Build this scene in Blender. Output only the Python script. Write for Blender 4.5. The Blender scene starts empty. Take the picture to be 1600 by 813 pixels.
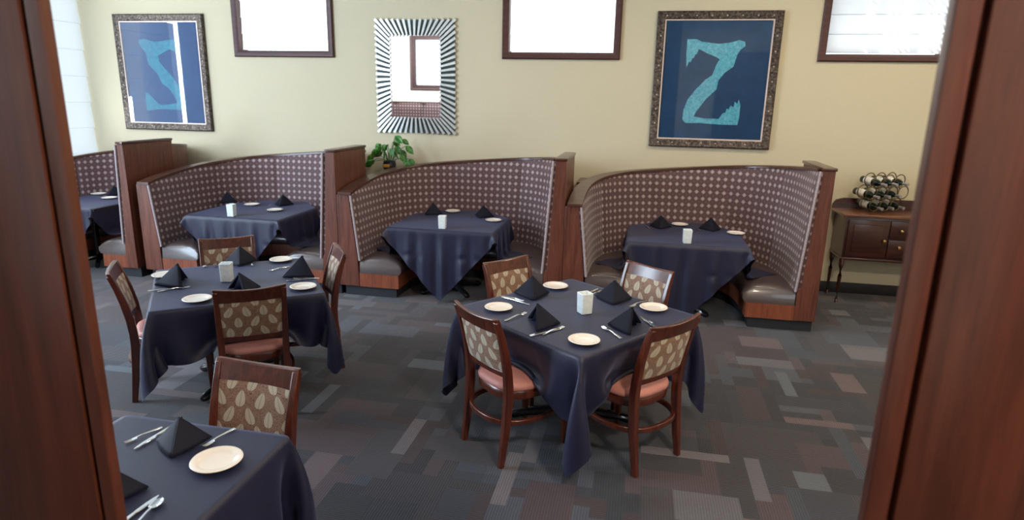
import bpy, bmesh, math, random
import numpy as np
from mathutils import Vector, Matrix
from mathutils.geometry import tessellate_polygon

PI = math.pi
S = bpy.context.scene
COL = S.collection
random.seed(7)

# ------------------------------------------------------------------ camera
CAM = (0.0, -7.41707, 2.03045)
YAW, PITCH, ROLL, FPX = -0.19257, 0.24836, 0.02006, 994.81
cyw, syw = math.cos(YAW), math.sin(YAW)
fw = Vector((syw*math.cos(PITCH), cyw*math.cos(PITCH), -math.sin(PITCH)))
rt = Vector((cyw, -syw, 0)); up = rt.cross(fw)
r2 = rt*math.cos(ROLL) + up*math.sin(ROLL)
u2 = up*math.cos(ROLL) - rt*math.sin(ROLL)
cd = bpy.data.cameras.new('camera'); cam = bpy.data.objects.new('camera', cd); COL.objects.link(cam)
M = Matrix((r2, u2, -fw)).transposed().to_4x4(); M.translation = Vector(CAM)
cam.matrix_world = M
cd.sensor_fit = 'HORIZONTAL'; cd.sensor_width = 36; cd.lens = FPX/1600*36
cd.clip_start = 0.05
cd.dof.use_dof = True; cd.dof.focus_distance = 3.7; cd.dof.aperture_fstop = 3.2
S.camera = cam

# ------------------------------------------------------------------ light
S.view_settings.view_transform = 'Standard'; S.view_settings.look = 'None'
S.view_settings.gamma = 1; S.view_settings.exposure = 0.40
S.view_settings.use_curve_mapping = False
try:
    S.cycles.use_denoising = True
    S.cycles.denoiser = 'OPENIMAGEDENOISE'
    S.cycles.max_bounces = 8; S.cycles.transparent_max_bounces = 12
    S.cycles.caustics_reflective = False; S.cycles.caustics_refractive = False
    S.cycles.sample_clamp_indirect = 6
except Exception:
    pass
W = bpy.data.worlds.new('sky'); S.world = W; W.use_nodes = True
bg = W.node_tree.nodes['Background']
bg.inputs[0].default_value = (0.84, 0.92, 1.0, 1); bg.inputs[1].default_value = 2.3

def lamp(name, kind, loc, direction, energy, color, size=None, size_y=None, spot=None, angle=None):
    l = bpy.data.lights.new(name, kind); o = bpy.data.objects.new(name, l); COL.objects.link(o)
    l.energy = energy; l.color = color; o.location = loc
    o.rotation_euler = Vector(direction).to_track_quat('-Z', 'Y').to_euler()
    if kind == 'AREA':
        l.shape = 'RECTANGLE' if size_y else 'DISK'; l.size = size
        if size_y: l.size_y = size_y
    if kind == 'SPOT':
        l.spot_size = spot; l.spot_blend = 0.8; l.shadow_soft_size = size
    if angle: l.angle = angle
    return o

lamp('sun', 'SUN', (0, 6, 8), (0.05, -0.62, -0.78), 22, (1, .97, .92), angle=math.radians(.6))
# unseen fill lamp added before the solid left wall, for assumed cool daylight
lamp('left_fill', 'AREA', (-6.95, -4.5, 2.3), (1, 0.32, -0.10), 430, (.66, .82, 1.0), 2.2, 4.0)
lamp('front_fill', 'AREA', (3.95, -8.95, 2.7), (-.62, 1, -.1), 26, (.72, .85, 1.0), 1.1, 1.5)  # fill behind the viewer, added to brighten the right post
lamp('streak_lamp', 'AREA', (-7.07, -1.70, 2.2), (1, 0, 0), 18, (.85, .93, 1.0), .09, 1.9)  # these three strips are added to reflect white in the left picture
lamp('streak_lamp', 'AREA', (-7.07, -.62, 1.78), (1, 0, 0), 3.5, (.85, .93, 1.0), .06, .34)
lamp('streak_lamp', 'AREA', (-7.07, -1.25, 3.06), (1, 0, 0), 8, (.85, .93, 1.0), .95, .05)
lamp('mirror_wall_fill', 'AREA', (-5.6, -7.3, 3.3), (0, -1, -.35), 60, (.95, .96, 1.0), 1.6, .4)  # unseen fill, added to whiten the front wall in the mirror
# warm downlights assumed in the unseen ceiling; the last added to brighten the right post
for lx, ly, e in ((-1.3, -1.9, 12), (1.2, -1.9, 22), (3.0, -1.8, 25), (-.3, -4.4, 12), (2.3, -4.4, 18), (1.45, -7.15, 115)):
    lamp('assumed_downlight', 'AREA', (lx, ly, 3.85), (0, 0, -1), e, (1, .84, .64), .35)

# ------------------------------------------------------------------ materials
class NT:
    def __init__(s, name):
        s.m = bpy.data.materials.new(name); s.m.use_nodes = True
        s.t = s.m.node_tree; s.b = s.t.nodes['Principled BSDF']; s.out = s.t.nodes['Material Output']
    def n(s, typ, **kw):
        x = s.t.nodes.new(typ)
        for k, v in kw.items(): setattr(x, k, v)
        return x
    def l(s, a, b): s.t.links.new(a, b)
    def val(s, sock, v):
        if hasattr(v, 'is_output') or isinstance(v, bpy.types.NodeSocket): s.l(v, sock)
        else: sock.default_value = v
    def math(s, op, a, b=0.0, c=None, clamp=False):
        x = s.n('ShaderNodeMath', operation=op, use_clamp=clamp)
        s.val(x.inputs[0], a); s.val(x.inputs[1], b)
        if c is not None: s.val(x.inputs[2], c)
        return x.outputs[0]
    def mix(s, f, a, b):
        x = s.n('ShaderNodeMix', data_type='RGBA')
        s.val(x.inputs[0], f); s.val(x.inputs[6], a); s.val(x.inputs[7], b)
        return x.outputs[2]
    def coord(s, which='Object', scale=(1, 1, 1)):
        c = s.n('ShaderNodeTexCoord'); mp = s.n('ShaderNodeMapping'); mp.inputs['Scale'].default_value = scale
        s.l(c.outputs[which], mp.inputs[0]); return mp.outputs[0]
    def noise(s, vec, scale=5, detail=3, rough=.5, dist=0):
        x = s.n('ShaderNodeTexNoise'); s.l(vec, x.inputs['Vector'])
        x.inputs['Scale'].default_value = scale; x.inputs['Detail'].default_value = detail
        x.inputs['Roughness'].default_value = rough; x.inputs['Distortion'].default_value = dist
        return x.outputs[0]
    def ramp(s, f, stops):
        x = s.n('ShaderNodeValToRGB'); s.l(f, x.inputs[0]); e = x.color_ramp.elements
        while len(e) < len(stops): e.new(.5)
        for i, (p, c) in enumerate(stops): e[i].position = p; e[i].color = tuple(c)+(1,) if len(c) == 3 else c
        return x.outputs[0]
    def bump(s, h, strength=.2, dist=.01):
        x = s.n('ShaderNodeBump'); x.inputs['Strength'].default_value = strength; x.inputs['Distance'].default_value = dist
        s.l(h, x.inputs['Height']); s.l(x.outputs[0], s.b.inputs['Normal'])
    def set(s, **kw):
        for k, v in kw.items(): s.val(s.b.inputs[k], v)

def srgb(r, g, b):
    f = lambda c: (c/255/12.92) if c/255 <= .04045 else ((c/255+.055)/1.055)**2.4
    return (f(r), f(g), f(b), 1)

def plain(name, col, rough=.5, metal=0, spec=.5, coat=0, noise=0, nscale=20):
    t = NT(name)
    t.set(**{'Base Color': col, 'Roughness': rough, 'Metallic': metal, 'Specular IOR Level': spec, 'Coat Weight': coat})
    if noise:
        h = t.noise(t.coord(), nscale, 4)
        d = tuple(c*(1-noise) for c in col[:3])+(1,); u_ = tuple(min(1, c*(1+noise)) for c in col[:3])+(1,)
        t.set(**{'Base Color': t.ramp(h, [(.3, d[:3]), (.7, u_[:3])])})
        t.bump(h, .05, .003)
    return t.m

def wood(name, dark, mid, light, rough=.35, axis='z', scale=1.0, coat=.15):
    t = NT(name)
    sc = {'x': (1, 14, 14), 'y': (14, 1, 14), 'z': (14, 14, 1)}[axis]
    v = t.coord('Object', tuple(c*scale for c in sc))
    a = t.noise(v, 2.2, 6, .6, .6)
    v2 = t.coord('Object', tuple(c*scale*5 for c in sc)); b = t.noise(v2, 3, 3, .6)
    f = t.math('ADD', t.math('MULTIPLY', a, .75), t.math('MULTIPLY', b, .25))
    t.set(**{'Base Color': t.ramp(f, [(.3, dark), (.5, mid), (.72, light)]), 'Roughness': rough, 'Coat Weight': coat, 'Coat Roughness': .2})
    t.bump(b, .06, .002)
    return t.m

L3 = lambda r, g, b: srgb(r, g, b)[:3]
MAT = {}
MAT['chair_wood'] = wood('mahogany_chair', L3(46, 18, 12), L3(84, 36, 22), L3(118, 56, 34), .28, 'z', 1, .4)
MAT['booth_wood'] = wood('booth_veneer', L3(70, 36, 26), L3(104, 56, 41), L3(128, 74, 56), .42, 'z', 1.3, .1)
MAT['base_wood'] = wood('booth_base_veneer', L3(98, 50, 32), L3(136, 72, 48), L3(158, 92, 64), .42, 'z', 1.3, .1)
MAT['cap_wood'] = wood('booth_cap', L3(50, 28, 20), L3(78, 46, 35), L3(108, 70, 54), .3, 'x', 1, .3)
MAT['post_wood'] = wood('post_wood', L3(58, 27, 17), L3(84, 41, 27), L3(104, 55, 37), .36, 'z', .8, .3)
MAT['frame_wood'] = wood('window_frame_wood', L3(44, 18, 18), L3(66, 26, 24), L3(84, 38, 32), .5, 'x', 1, .05)
MAT['side_wood'] = wood('sideboard_wood', L3(34, 12, 8), L3(58, 22, 14), L3(80, 34, 22), .3, 'x', 1, .4)
MAT['side_top'] = wood('sideboard_top', L3(84, 48, 32), L3(116, 72, 50), L3(140, 92, 66), .3, 'x', 1, .4)
MAT['black'] = plain('black_paint', (.012, .012, .015, 1), .35, 0, .5)
MAT['base_black'] = plain('base_black_gloss', (.01, .011, .014, 1), .18, 0, .6)
MAT['kick'] = plain('toe_kick_black', (.02, .022, .028, 1), .6)
MAT['brass'] = plain('brass', (.62, .42, .18, 1), .3, 1)
MAT['steel'] = plain('cutlery_steel', (.82, .84, .88, 1), .16, 1)
MAT['plate'] = plain('plate_glaze', srgb(238, 228, 218), .18, 0, .5, .3)
MAT['seat_pink'] = plain('seat_rose', srgb(196, 132, 122), .5, 0, .4, 0, .06, 40)
MAT['leather'] = plain('booth_leather', srgb(76, 62, 60), .32, 0, .7, .22, .08, 25)
MAT['baseboard'] = plain('baseboard_black', (.015, .014, .016, 1), .5)
MAT['ceiling'] = plain('ceiling_paint', (.75, .74, .70, 1), .9, 0, .2, 0, .02, 30)
MAT['front_wall'] = plain('front_wall_paint', (.86, .86, .85, 1), .85, 0, .2, 0, .02, 30)
MAT['pot'] = plain('plant_pot', srgb(40, 40, 52), .3, 0, .5, .2)
MAT['pot_band'] = plain('pot_band', srgb(190, 140, 50), .4, 0, .5)
MAT['soil'] = plain('soil', srgb(50, 36, 26), .9, 0, .2, 0, .3, 60)
MAT['stem'] = plain('stem', srgb(60, 100, 40), .5)
MAT['bottle'] = plain('bottle_glass', (.006, .012, .008, 1), .08, 0, .6, .3)
MAT['label'] = plain('bottle_label', srgb(225, 222, 215), .6, 0, .3, 0, .06, 50)
MAT['foil'] = plain('bottle_foil', srgb(185, 185, 200), .3, .7)
MAT['rack'] = plain('rack_metal', srgb(120, 108, 80), .3, .9)
MAT['slat'] = plain('silvered_slat', (.80, .82, .80, 1), .28, .75, .5, 0, .06, 30)
MAT['slat_back'] = plain('mirror_backing', (.01, .035, .035, 1), .4)
MAT['wax'] = plain('candle_wax', srgb(235, 228, 210), .6, 0, .4)
MAT['bevel'] = plain('picture_fillet', srgb(205, 190, 185), .35, .5)
MAT['stud'] = plain('frame_stud', srgb(210, 195, 175), .3, .8)
MAT['handle_dark'] = plain('dark_screen', (.03, .03, .035, 1), .8)

t = NT('mirror_glass'); t.set(**{'Base Color': (.93, .95, .95, 1), 'Metallic': 1.0, 'Roughness': .015}); MAT['mirror'] = t.m

# pewter picture frame
t = NT('pewter_frame'); h = t.noise(t.coord('Object'), 45, 3)
t.set(**{'Base Color': t.ramp(h, [(.35, L3(44, 36, 34)), (.55, L3(86, 76, 70)), (.75, L3(128, 116, 106))]), 'Metallic': .55, 'Roughness': .38})
t.bump(h, .5, .006); MAT['pewter'] = t.m

# wall paint with an orange-peel texture
def wallpaint(name, c):
    t = NT(name); v = t.coord('Object'); a = t.noise(v, 60, 3); b = t.noise(v, 1.2, 3)
    t.set(**{'Base Color': t.mix(t.math('MULTIPLY', b, .25), c, tuple(x*.86 for x in c[:3])+(1,)), 'Roughness': .75, 'Specular IOR Level': .3})
    t.bump(a, .25, .006); return t.m
MAT['wall'] = wallpaint('cream_wall', srgb(212, 202, 174))

# table linen
def linen(name, c, rough, sheen):
    t = NT(name); v = t.coord('UV', (1, 1, 1))
    w1 = t.noise(t.coord('Object', (1, 1, 1)), 380, 2)
    t.set(**{'Base Color': c, 'Roughness': rough, 'Specular IOR Level': .2 if sheen == 0 else .55, 'Sheen Weight': sheen, 'Sheen Roughness': .35, 'Sheen Tint': (.5, .6, 1, 1)})
    t.bump(w1, .12, .002); return t.m
MAT['cloth'] = linen('navy_tablecloth', (.0105, .0110, .038, 1), .50, .20)
MAT['napkin'] = linen('black_napkin', (.007, .0075, .018, 1), .65, 0)

# frosted votive glass
t = NT('frosted_glass'); h = t.noise(t.coord('Object'), 70, 3)
t.set(**{'Base Color': t.ramp(h, [(.3, L3(228, 242, 244)), (.7, L3(252, 255, 255))]), 'Roughness': .35, 'Subsurface Weight': .35, 'Subsurface Radius': (.03, .03, .03), 'Transmission Weight': .0, 'Emission Color': (.8, .95, 1, 1), 'Emission Strength': .0})
t.bump(h, .3, .004); MAT['frost'] = t.m

# booth upholstery: pale dots in a square grid on brown
t = NT('dotted_upholstery')
uv = t.n('ShaderNodeUVMap'); sx = t.n('ShaderNodeSeparateXYZ'); t.l(uv.outputs[0], sx.inputs[0])
P = .074
cx_ = t.math('SUBTRACT', t.math('FRACT', t.math('DIVIDE', sx.outputs[0], P)), .5)
cy_ = t.math('SUBTRACT', t.math('FRACT', t.math('DIVIDE', sx.outputs[1], P)), .5)
ax = t.math('ABSOLUTE', cx_); ay = t.math('ABSOLUTE', cy_)
d2 = t.math('SQRT', t.math('ADD', t.math('MULTIPLY', ax, ax), t.math('MULTIPLY', ay, ay)))
dia = t.math('ADD', t.math('MULTIPLY', d2, .7), t.math('MULTIPLY', t.math('ADD', ax, ay), .3))
dot = t.math('SUBTRACT', 1.0, t.math('DIVIDE', t.math('SUBTRACT', dia, .17), .18, clamp=True))
ln = t.math('MULTIPLY', t.math('LESS_THAN', t.math('MINIMUM', ax, ay), .05), .28)
cor = t.math('MULTIPLY', t.math('GREATER_THAN', t.math('MINIMUM', ax, ay), .34), .22)
nz = t.noise(t.coord('UV'), 260, 2)
base = t.mix(t.math('ADD', ln, cor), srgb(98, 70, 72), srgb(146, 118, 120))
colr = t.mix(t.math('MULTIPLY', dot, .9), base, srgb(200, 180, 180))
colr = t.mix(t.math('MULTIPLY', nz, .3), colr, srgb(60, 40, 42))
t.set(**{'Base Color': colr, 'Roughness': .62, 'Specular IOR Level': .4, 'Sheen Weight': .25})
t.bump(nz, .15, .002); MAT['dots'] = t.m
MAT['welt'] = plain('pale_welt', srgb(176, 162, 166), .6, 0, .4, 0, .25, 90)

# chair back upholstery: leaf teardrops
t = NT('leaf_upholstery')
uv = t.n('ShaderNodeUVMap'); sx = t.n('ShaderNodeSeparateXYZ'); t.l(uv.outputs[0], sx.inputs[0])
CW, CH = .098, .072
row = t.math('FLOOR', t.math('DIVIDE', sx.outputs[1], CH))
par = t.math('MULTIPLY', t.math('MODULO', t.math('ABSOLUTE', row), 2.0), .5)
fx = t.math('SUBTRACT', t.math('FRACT', t.math('ADD', t.math('DIVIDE', sx.outputs[0], CW), par)), .5)
fy = t.math('SUBTRACT', t.math('FRACT', t.math('DIVIDE', sx.outputs[1], CH)), .5)
colm = t.math('FLOOR', t.math('ADD', t.math('DIVIDE', sx.outputs[0], CW), par))
tilt = t.math('MULTIPLY', t.math('SINE', t.math('ADD', t.math('MULTIPLY', row, 2.3), t.math('MULTIPLY', colm, 4.1))), .30)
fx = t.math('ADD', fx, t.math('MULTIPLY', fy, tilt))
ly = t.math('DIVIDE', fy, .49)
wid = t.math('MULTIPLY', t.math('SQRT', t.math('MAXIMUM', t.math('SUBTRACT', 1.0, t.math('MULTIPLY', ly, ly)), 0.0)), t.math('SUBTRACT', .225, t.math('MULTIPLY', ly, .07)))
inside = t.math('LESS_THAN', t.math('ABSOLUTE', fx), wid)
vein = t.math('LESS_THAN', t.math('ABSOLUTE', fx), .016)
ribs = t.math('LESS_THAN', t.math('FRACT', t.math('SUBTRACT', t.math('MULTIPLY', ly, 4.0), t.math('MULTIPLY', t.math('ABSOLUTE', fx), 9.0))), .26)
vv = t.math('MAXIMUM', vein, t.math('MULTIPLY', ribs, .55))
nz = t.noise(t.coord('UV'), 70, 4, .7, 2)
bgc = t.ramp(nz, [(.4, L3(92, 62, 48)), (.5, L3(166, 130, 106)), (.6, L3(100, 70, 56))])
lf = t.mix(vv, srgb(196, 186, 164), srgb(150, 128, 106))
t.set(**{'Base Color': t.mix(inside, bgc, lf), 'Roughness': .6, 'Specular IOR Level': .4, 'Sheen Weight': .2}); t.bump(nz, .12, .002)
MAT['leaf'] = t.m

# carpet: patch colours come with the woven pieces, plus ribs and flecks
t = NT('patchwork_carpet')
at = t.n('ShaderNodeAttribute', attribute_name='patch'); v = t.coord('Object')
fl = t.noise(v, 240, 2, .7); fl2 = t.noise(v, 60, 3, .7)
wv = t.n('ShaderNodeTexWave'); t.l(v, wv.inputs['Vector']); wv.inputs['Scale'].default_value = 22; wv.inputs['Distortion'].default_value = .6
wy = t.n('ShaderNodeTexWave', bands_direction='Y'); t.l(v, wy.inputs['Vector']); wy.inputs['Scale'].default_value = 22; wy.inputs['Distortion'].default_value = .6
rib = t.n('ShaderNodeMix', data_type='FLOAT'); t.l(at.outputs['Alpha'], rib.inputs[0]); t.l(wv.outputs['Fac'], rib.inputs[2]); t.l(wy.outputs['Fac'], rib.inputs[3])
k = t.math('ADD', t.math('ADD', t.math('MULTIPLY', fl, .9), t.math('MULTIPLY', fl2, .45)), t.math('MULTIPLY', rib.outputs[0], .34))
vm = t.n('ShaderNodeVectorMath', operation='SCALE'); t.l(at.outputs['Color'], vm.inputs[0]); t.l(t.math('MULTIPLY', t.math('ADD', k, .10), .74), vm.inputs['Scale'])
t.set(**{'Base Color': vm.outputs[0], 'Roughness': .85, 'Specular IOR Level': .35, 'Sheen Weight': .25, 'Sheen Roughness': .4})
t.bump(t.math('ADD', fl, rib.outputs[0]), .3, .004); MAT['carpet'] = t.m

# translucent roman shade fabric
t = NT('shade_fabric')
tr = t.n('ShaderNodeBsdfTranslucent'); tr.inputs[0].default_value = (.86, .88, .9, 1)
df = t.n('ShaderNodeBsdfDiffuse'); df.inputs[0].default_value = (.85, .87, .9, 1)
mx = t.n('ShaderNodeMixShader'); mx.inputs[0].default_value = .45
t.l(tr.outputs[0], mx.inputs[1]); t.l(df.outputs[0], mx.inputs[2]); t.l(mx.outputs[0], t.out.inputs[0]); MAT['shade'] = t.m

t = NT('dense_shade_fabric')
tr = t.n('ShaderNodeBsdfTranslucent'); tr.inputs[0].default_value = (.80, .83, .86, 1)
df = t.n('ShaderNodeBsdfDiffuse'); df.inputs[0].default_value = (.80, .83, .86, 1)
mx = t.n('ShaderNodeMixShader'); mx.inputs[0].default_value = .5
t.l(tr.outputs[0], mx.inputs[1]); t.l(df.outputs[0], mx.inputs[2]); t.l(mx.outputs[0], t.out.inputs[0]); MAT['dense_shade'] = t.m

def thin_glass(name, tint, fac):
    t = NT(name); tp = t.n('ShaderNodeBsdfTransparent'); tp.inputs[0].default_value = tint
    g = t.n('ShaderNodeBsdfGlossy'); g.inputs['Roughness'].default_value = .02
    lw = t.n('ShaderNodeLayerWeight'); lw.inputs[0].default_value = .35
    f = t.math('ADD', t.math('MULTIPLY', lw.outputs['Fresnel'], .35), fac, clamp=True)
    mx = t.n('ShaderNodeMixShader'); t.l(f, mx.inputs[0]); t.l(tp.outputs[0], mx.inputs[1]); t.l(g.outputs[0], mx.inputs[2]); t.l(mx.outputs[0], t.out.inputs[0])
    return t.m
MAT['pane'] = thin_glass('window_glass', (.95, .97, .97, 1), .02)
MAT['art_glass'] = thin_glass('picture_glass', (.96, .98, 1, 1), .004)

def artpaint(name, c1, c2, sc):
    t = NT(name); h = t.noise(t.coord('Object'), sc, 5, .7)
    t.set(**{'Base Color': t.ramp(h, [(.35, c1), (.65, c2)]), 'Roughness': .6}); t.bump(h, .2, .004); return t.m
MAT['art_navy'] = artpaint('art_navy', L3(0, 60, 100), L3(2, 72, 114), 6)
MAT['art_slate'] = artpaint('art_slate', L3(40, 62, 92), L3(50, 72, 104), 6)
MAT['art_teal'] = artpaint('art_teal', L3(70, 172, 198), L3(126, 212, 226), 38)
MAT['art_blue'] = artpaint('art_blue', L3(0, 60, 112), L3(0, 72, 126), 6)
MAT['art_cyan'] = artpaint('art_cyan', L3(4, 116, 146), L3(40, 144, 166), 30)

t = NT('leaf_green'); h = t.noise(t.coord('Object'), 30, 3)
t.set(**{'Base Color': t.ramp(h, [(.3, L3(22, 74, 30)), (.55, L3(50, 128, 48)), (.75, L3(140, 170, 70))]), 'Roughness': .35, 'Subsurface Weight': .05}); MAT['leafgreen'] = t.m

# ------------------------------------------------------------------ mesh tools
class MB:
    """collects shapes in one bmesh, then links them as one object"""
    def __init__(s): s.bm = bmesh.new(); s.uv = s.bm.loops.layers.uv.new('UVMap')
    def box(s, x0, x1, y0, y1, z0, z1, bev=0.0, seg=2, mtx=None):
        r = bmesh.ops.create_cube(s.bm, size=1)
        vs = r['verts']
        for v in vs: v.co = Vector(((x0+x1)/2+v.co.x*(x1-x0), (y0+y1)/2+v.co.y*(y1-y0), (z0+z1)/2+v.co.z*(z1-z0)))
        if mtx is not None: bmesh.ops.transform(s.bm, matrix=mtx, verts=vs)
        if bev:
            es = list({e for v in vs for e in v.link_edges})
            bmesh.ops.bevel(s.bm, geom=es, offset=bev, segments=seg, profile=.6, affect='EDGES')
        return s
    def lathe(s, prof, n=32, c=(0, 0, 0), mtx=None, cap=True):
        rings = []; new = []
        for r, z in prof:
            ring = []
            for i in range(n):
                a = 2*PI*i/n
                v = s.bm.verts.new((c[0]+r*math.cos(a), c[1]+r*math.sin(a), c[2]+z)); ring.append(v); new.append(v)
            rings.append(ring)
        for a, b in zip(rings, rings[1:]):
            for i in range(n): s.bm.faces.new((a[i], a[(i+1) % n], b[(i+1) % n], b[i]))
        if cap:
            s.bm.faces.new(rings[0][::-1]); s.bm.faces.new(rings[-1])
        if mtx is not None: bmesh.ops.transform(s.bm, matrix=mtx, verts=new)
        return s
    def sweep(s, pts, secs, closed=False, cap=True, upv=Vector((0, 0, 1))):
        """secs: one list of (side, up) offsets for all points or a list per point"""
        pts = [Vector(p) for p in pts]; n = len(pts); rings = []
        if not isinstance(secs[0][0], (tuple, list)): secs = [secs]*n
        for i, p in enumerate(pts):
            if closed: d = pts[(i+1) % n]-pts[i-1]
            else: d = pts[min(i+1, n-1)]-pts[max(i-1, 0)]
            d.normalize(); sd = d.cross(upv)
            if sd.length < 1e-4: sd = Vector((1, 0, 0))
            sd.normalize(); u_ = sd.cross(d)
            rings.append([s.bm.verts.new(p+sd*a+u_*b) for a, b in secs[i]])
        m = len(rings[0])
        for i in range(n if closed else n-1):
            a, b = rings[i], rings[(i+1) % n]
            for j in range(m): s.bm.faces.new((a[j], a[(j+1) % m], b[(j+1) % m], b[j]))
        if cap and not closed: s.bm.faces.new(rings[0][::-1]); s.bm.faces.new(rings[-1])
        return s
    def tube(s, pts, r, n=10, closed=False):
        rr = r if isinstance(r, (list, tuple)) else [r]*len(pts)
        secs = [[(q*math.cos(2*PI*j/n), q*math.sin(2*PI*j/n)) for j in range(n)] for q in rr]
        return s.sweep(pts, secs, closed)
    def prism(s, poly, z0, z1, axis='z'):
        """poly in the two other axes, extruded along axis"""
        def P3(p, h): return {'z': (p[0], p[1], h), 'y': (p[0], h, p[1]), 'x': (h, p[0], p[1])}[axis]
        a = [s.bm.verts.new(P3(p, z0)) for p in poly]; b = [s.bm.verts.new(P3(p, z1)) for p in poly]
        n = len(poly); s.bm.faces.new(a[::-1]); s.bm.faces.new(b)
        for i in range(n): s.bm.faces.new((a[i], a[(i+1) % n], b[(i+1) % n], b[i]))
        return s
    def grid(s, fn, nu, nv, uvfn=None, closed_u=False):
        vs = [[s.bm.verts.new(fn(i/nu, j/nv)) for j in range(nv+1)] for i in range(nu+1)]
        for i in range(nu):
            for j in range(nv):
                f = s.bm.faces.new((vs[i][j], vs[i+1][j], vs[i+1][j+1], vs[i][j+1]))
                if uvfn:
                    for lp, (a, b) in zip(f.loops, ((i, j), (i+1, j), (i+1, j+1), (i, j+1))): lp[s.uv].uv = uvfn(a/nu, b/nv)
        return vs
    def build(s, name, mat, parent=None, smooth=35, loc=None, bevel=0, subsurf=0, solid=0):
        bmesh.ops.recalc_face_normals(s.bm, faces=s.bm.faces)
        me = bpy.data.meshes.new(name); s.bm.to_mesh(me); s.bm.free()
        mats = mat if isinstance(mat, (list, tuple)) else [mat]
        for m in mats: me.materials.append(MAT[m] if isinstance(m, str) else m)
        if smooth:
            for p in me.polygons: p.use_smooth = True
            me.set_sharp_from_angle(angle=math.radians(smooth))
        o = bpy.data.objects.new(name, me); COL.objects.link(o)
        if parent is not None: o.parent = parent
        if loc is not None: o.location = loc
        if solid:
            m = o.modifiers.new('solid', 'SOLIDIFY'); m.thickness = solid; m.offset = 0
        if bevel:
            m = o.modifiers.new('bevel', 'BEVEL'); m.width = bevel; m.segments = 2; m.limit_method = 'ANGLE'; m.angle_limit = math.radians(40)
        if subsurf:
            m = o.modifiers.new('sub', 'SUBSURF'); m.levels = subsurf; m.render_levels = subsurf
        return o

def empty(name, loc=(0, 0, 0), rz=0.0):
    o = bpy.data.objects.new(name, None); COL.objects.link(o); o.location = loc; o.rotation_euler = (0, 0, rz); o.empty_display_size = .1; return o
def tag(o, label, cat, group=None):
    o['label'] = label; o['category'] = cat
    if group: o['group'] = group
    return o
def struct(o): o['kind'] = 'structure'; return o
def dup(root, loc=None, rz=None):
    r = root.copy(); COL.objects.link(r)
    if loc is not None: r.location = loc
    if rz is not None: r.rotation_euler = (0, 0, rz)
    for ch in list(root.children):
        c = ch.copy(); COL.objects.link(c); c.parent = r
        for g in list(ch.children):
            d = g.copy(); COL.objects.link(d); d.parent = c
    return r
def sgp(v, e): return math.copysign(abs(v)**e, v)

# ------------------------------------------------------------------ room
XL, XR, YF, YB, ZC = -7.1, 4.6, -9.2, 0.0, 3.9
# carpet: woven patches laid out on a fine grid
CS = .085
nx, ny = int((XR-XL)/CS)+2, int((YB+.2-(-9.2))/CS)+1
pal = [(62, 64, 74), (70, 75, 86), (56, 57, 66), (80, 84, 96), (80, 66, 72), (70, 58, 62), (64, 61, 67), (54, 53, 60), (86, 74, 80), (74, 70, 76)]
bright = [(118, 112, 118), (106, 104, 112), (108, 92, 96), (100, 106, 116)]
rng = random.Random(41)
patch = [[0]*ny for _ in range(nx)]
recs = [(L3(58, 60, 68), 0.0)]
def rec(w, h, cols):
    c = L3(*rng.choice(cols)); recs.append((c, float(rng.random() < .5))); k = len(recs)-1
    x, y = rng.randrange(-w, nx), rng.randrange(-h, ny)
    for i in range(max(0, x), min(nx, x+w)):
        for j in range(max(0, y), min(ny, y+h)): patch[i][j] = k
for _ in range(1500): rec(*rng.choice([(6, 6), (9, 6), (6, 9), (8, 6), (7, 7), (10, 5), (5, 10)]), pal)
for _ in range(620): rec(*rng.choice([(3, 7), (7, 3), (4, 6), (6, 4), (5, 5), (3, 9), (9, 3)]), pal)
for _ in range(360): rec(*rng.choice([(1, 6), (6, 1), (1, 8), (8, 1), (2, 6), (6, 2)]), pal[:3]+pal[5:8])
for _ in range(230): rec(*rng.choice([(1, 5), (5, 1), (2, 2), (6, 1), (4, 2), (2, 4), (5, 2), (1, 6), (4, 3)]), bright)
bm = bmesh.new(); lay = bm.loops.layers.float_color.new('patch')
gv = [[bm.verts.new((XL+i*CS, YF+j*CS, 0)) for j in range(ny+1)] for i in range(nx+1)]
for i in range(nx):
    for j in range(ny):
        f = bm.faces.new((gv[i][j], gv[i+1][j], gv[i+1][j+1], gv[i][j+1])); c, a = recs[patch[i][j]]
        for lp in f.loops: lp[lay] = (c[0], c[1], c[2], a)
me = bpy.data.meshes.new('floor'); bm.to_mesh(me); bm.free(); me.materials.append(MAT['carpet'])
fl_o = bpy.data.objects.new('floor', me); COL.objects.link(fl_o); struct(fl_o)

struct(MB().box(XL-.1, XR+.1, YF-.1, YB+.25, ZC, ZC+.1).build('ceiling', 'ceiling', smooth=0))

WIN = [(-4.978, -3.657), (-1.606, -.285), (1.743, 3.064)]; WZ0, WZ1 = 2.465, 3.55
FRW = .075
mb = MB(); mb.box(XL, XR, 0, .2, 0, WZ0+FRW-.02); mb.box(XL, XR, 0, .2, WZ1-FRW+.02, ZC)
xs = [XL]+[v for a, b in WIN for v in (a+FRW-.02, b-FRW+.02)]+[XR]
for a, b in zip(xs[0::2], xs[1::2]): mb.box(a, b, 0, .2, WZ0+FRW-.02, WZ1-FRW+.02)
mb.box(XL-.2, XL, 0, .2, 0, ZC); struct(mb.build('wall_back', 'wall', smooth=0))
def shade_mb(x0, x1, y, z0, z1, step=.19):
    pts = []; n = max(2, int((z1-z0)/step)+1); mb = MB()
    prof = []
    for k in range(n):
        zb = z0+k*step; zt = min(z1, zb+step)
        prof += [(zb+.001, -.018), (zb+.012, -.014), (zb+(zt-zb)*.5, -.004), (zt-.004, 0.0)]
        if zt >= z1: break
    vs = [(mb.bm.verts.new((x0, y+d, z)), mb.bm.verts.new((x1, y+d, z))) for z, d in prof]
    for a, b in zip(vs, vs[1:]): mb.bm.faces.new((a[0], a[1], b[1], b[0]))
    return mb
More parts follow.
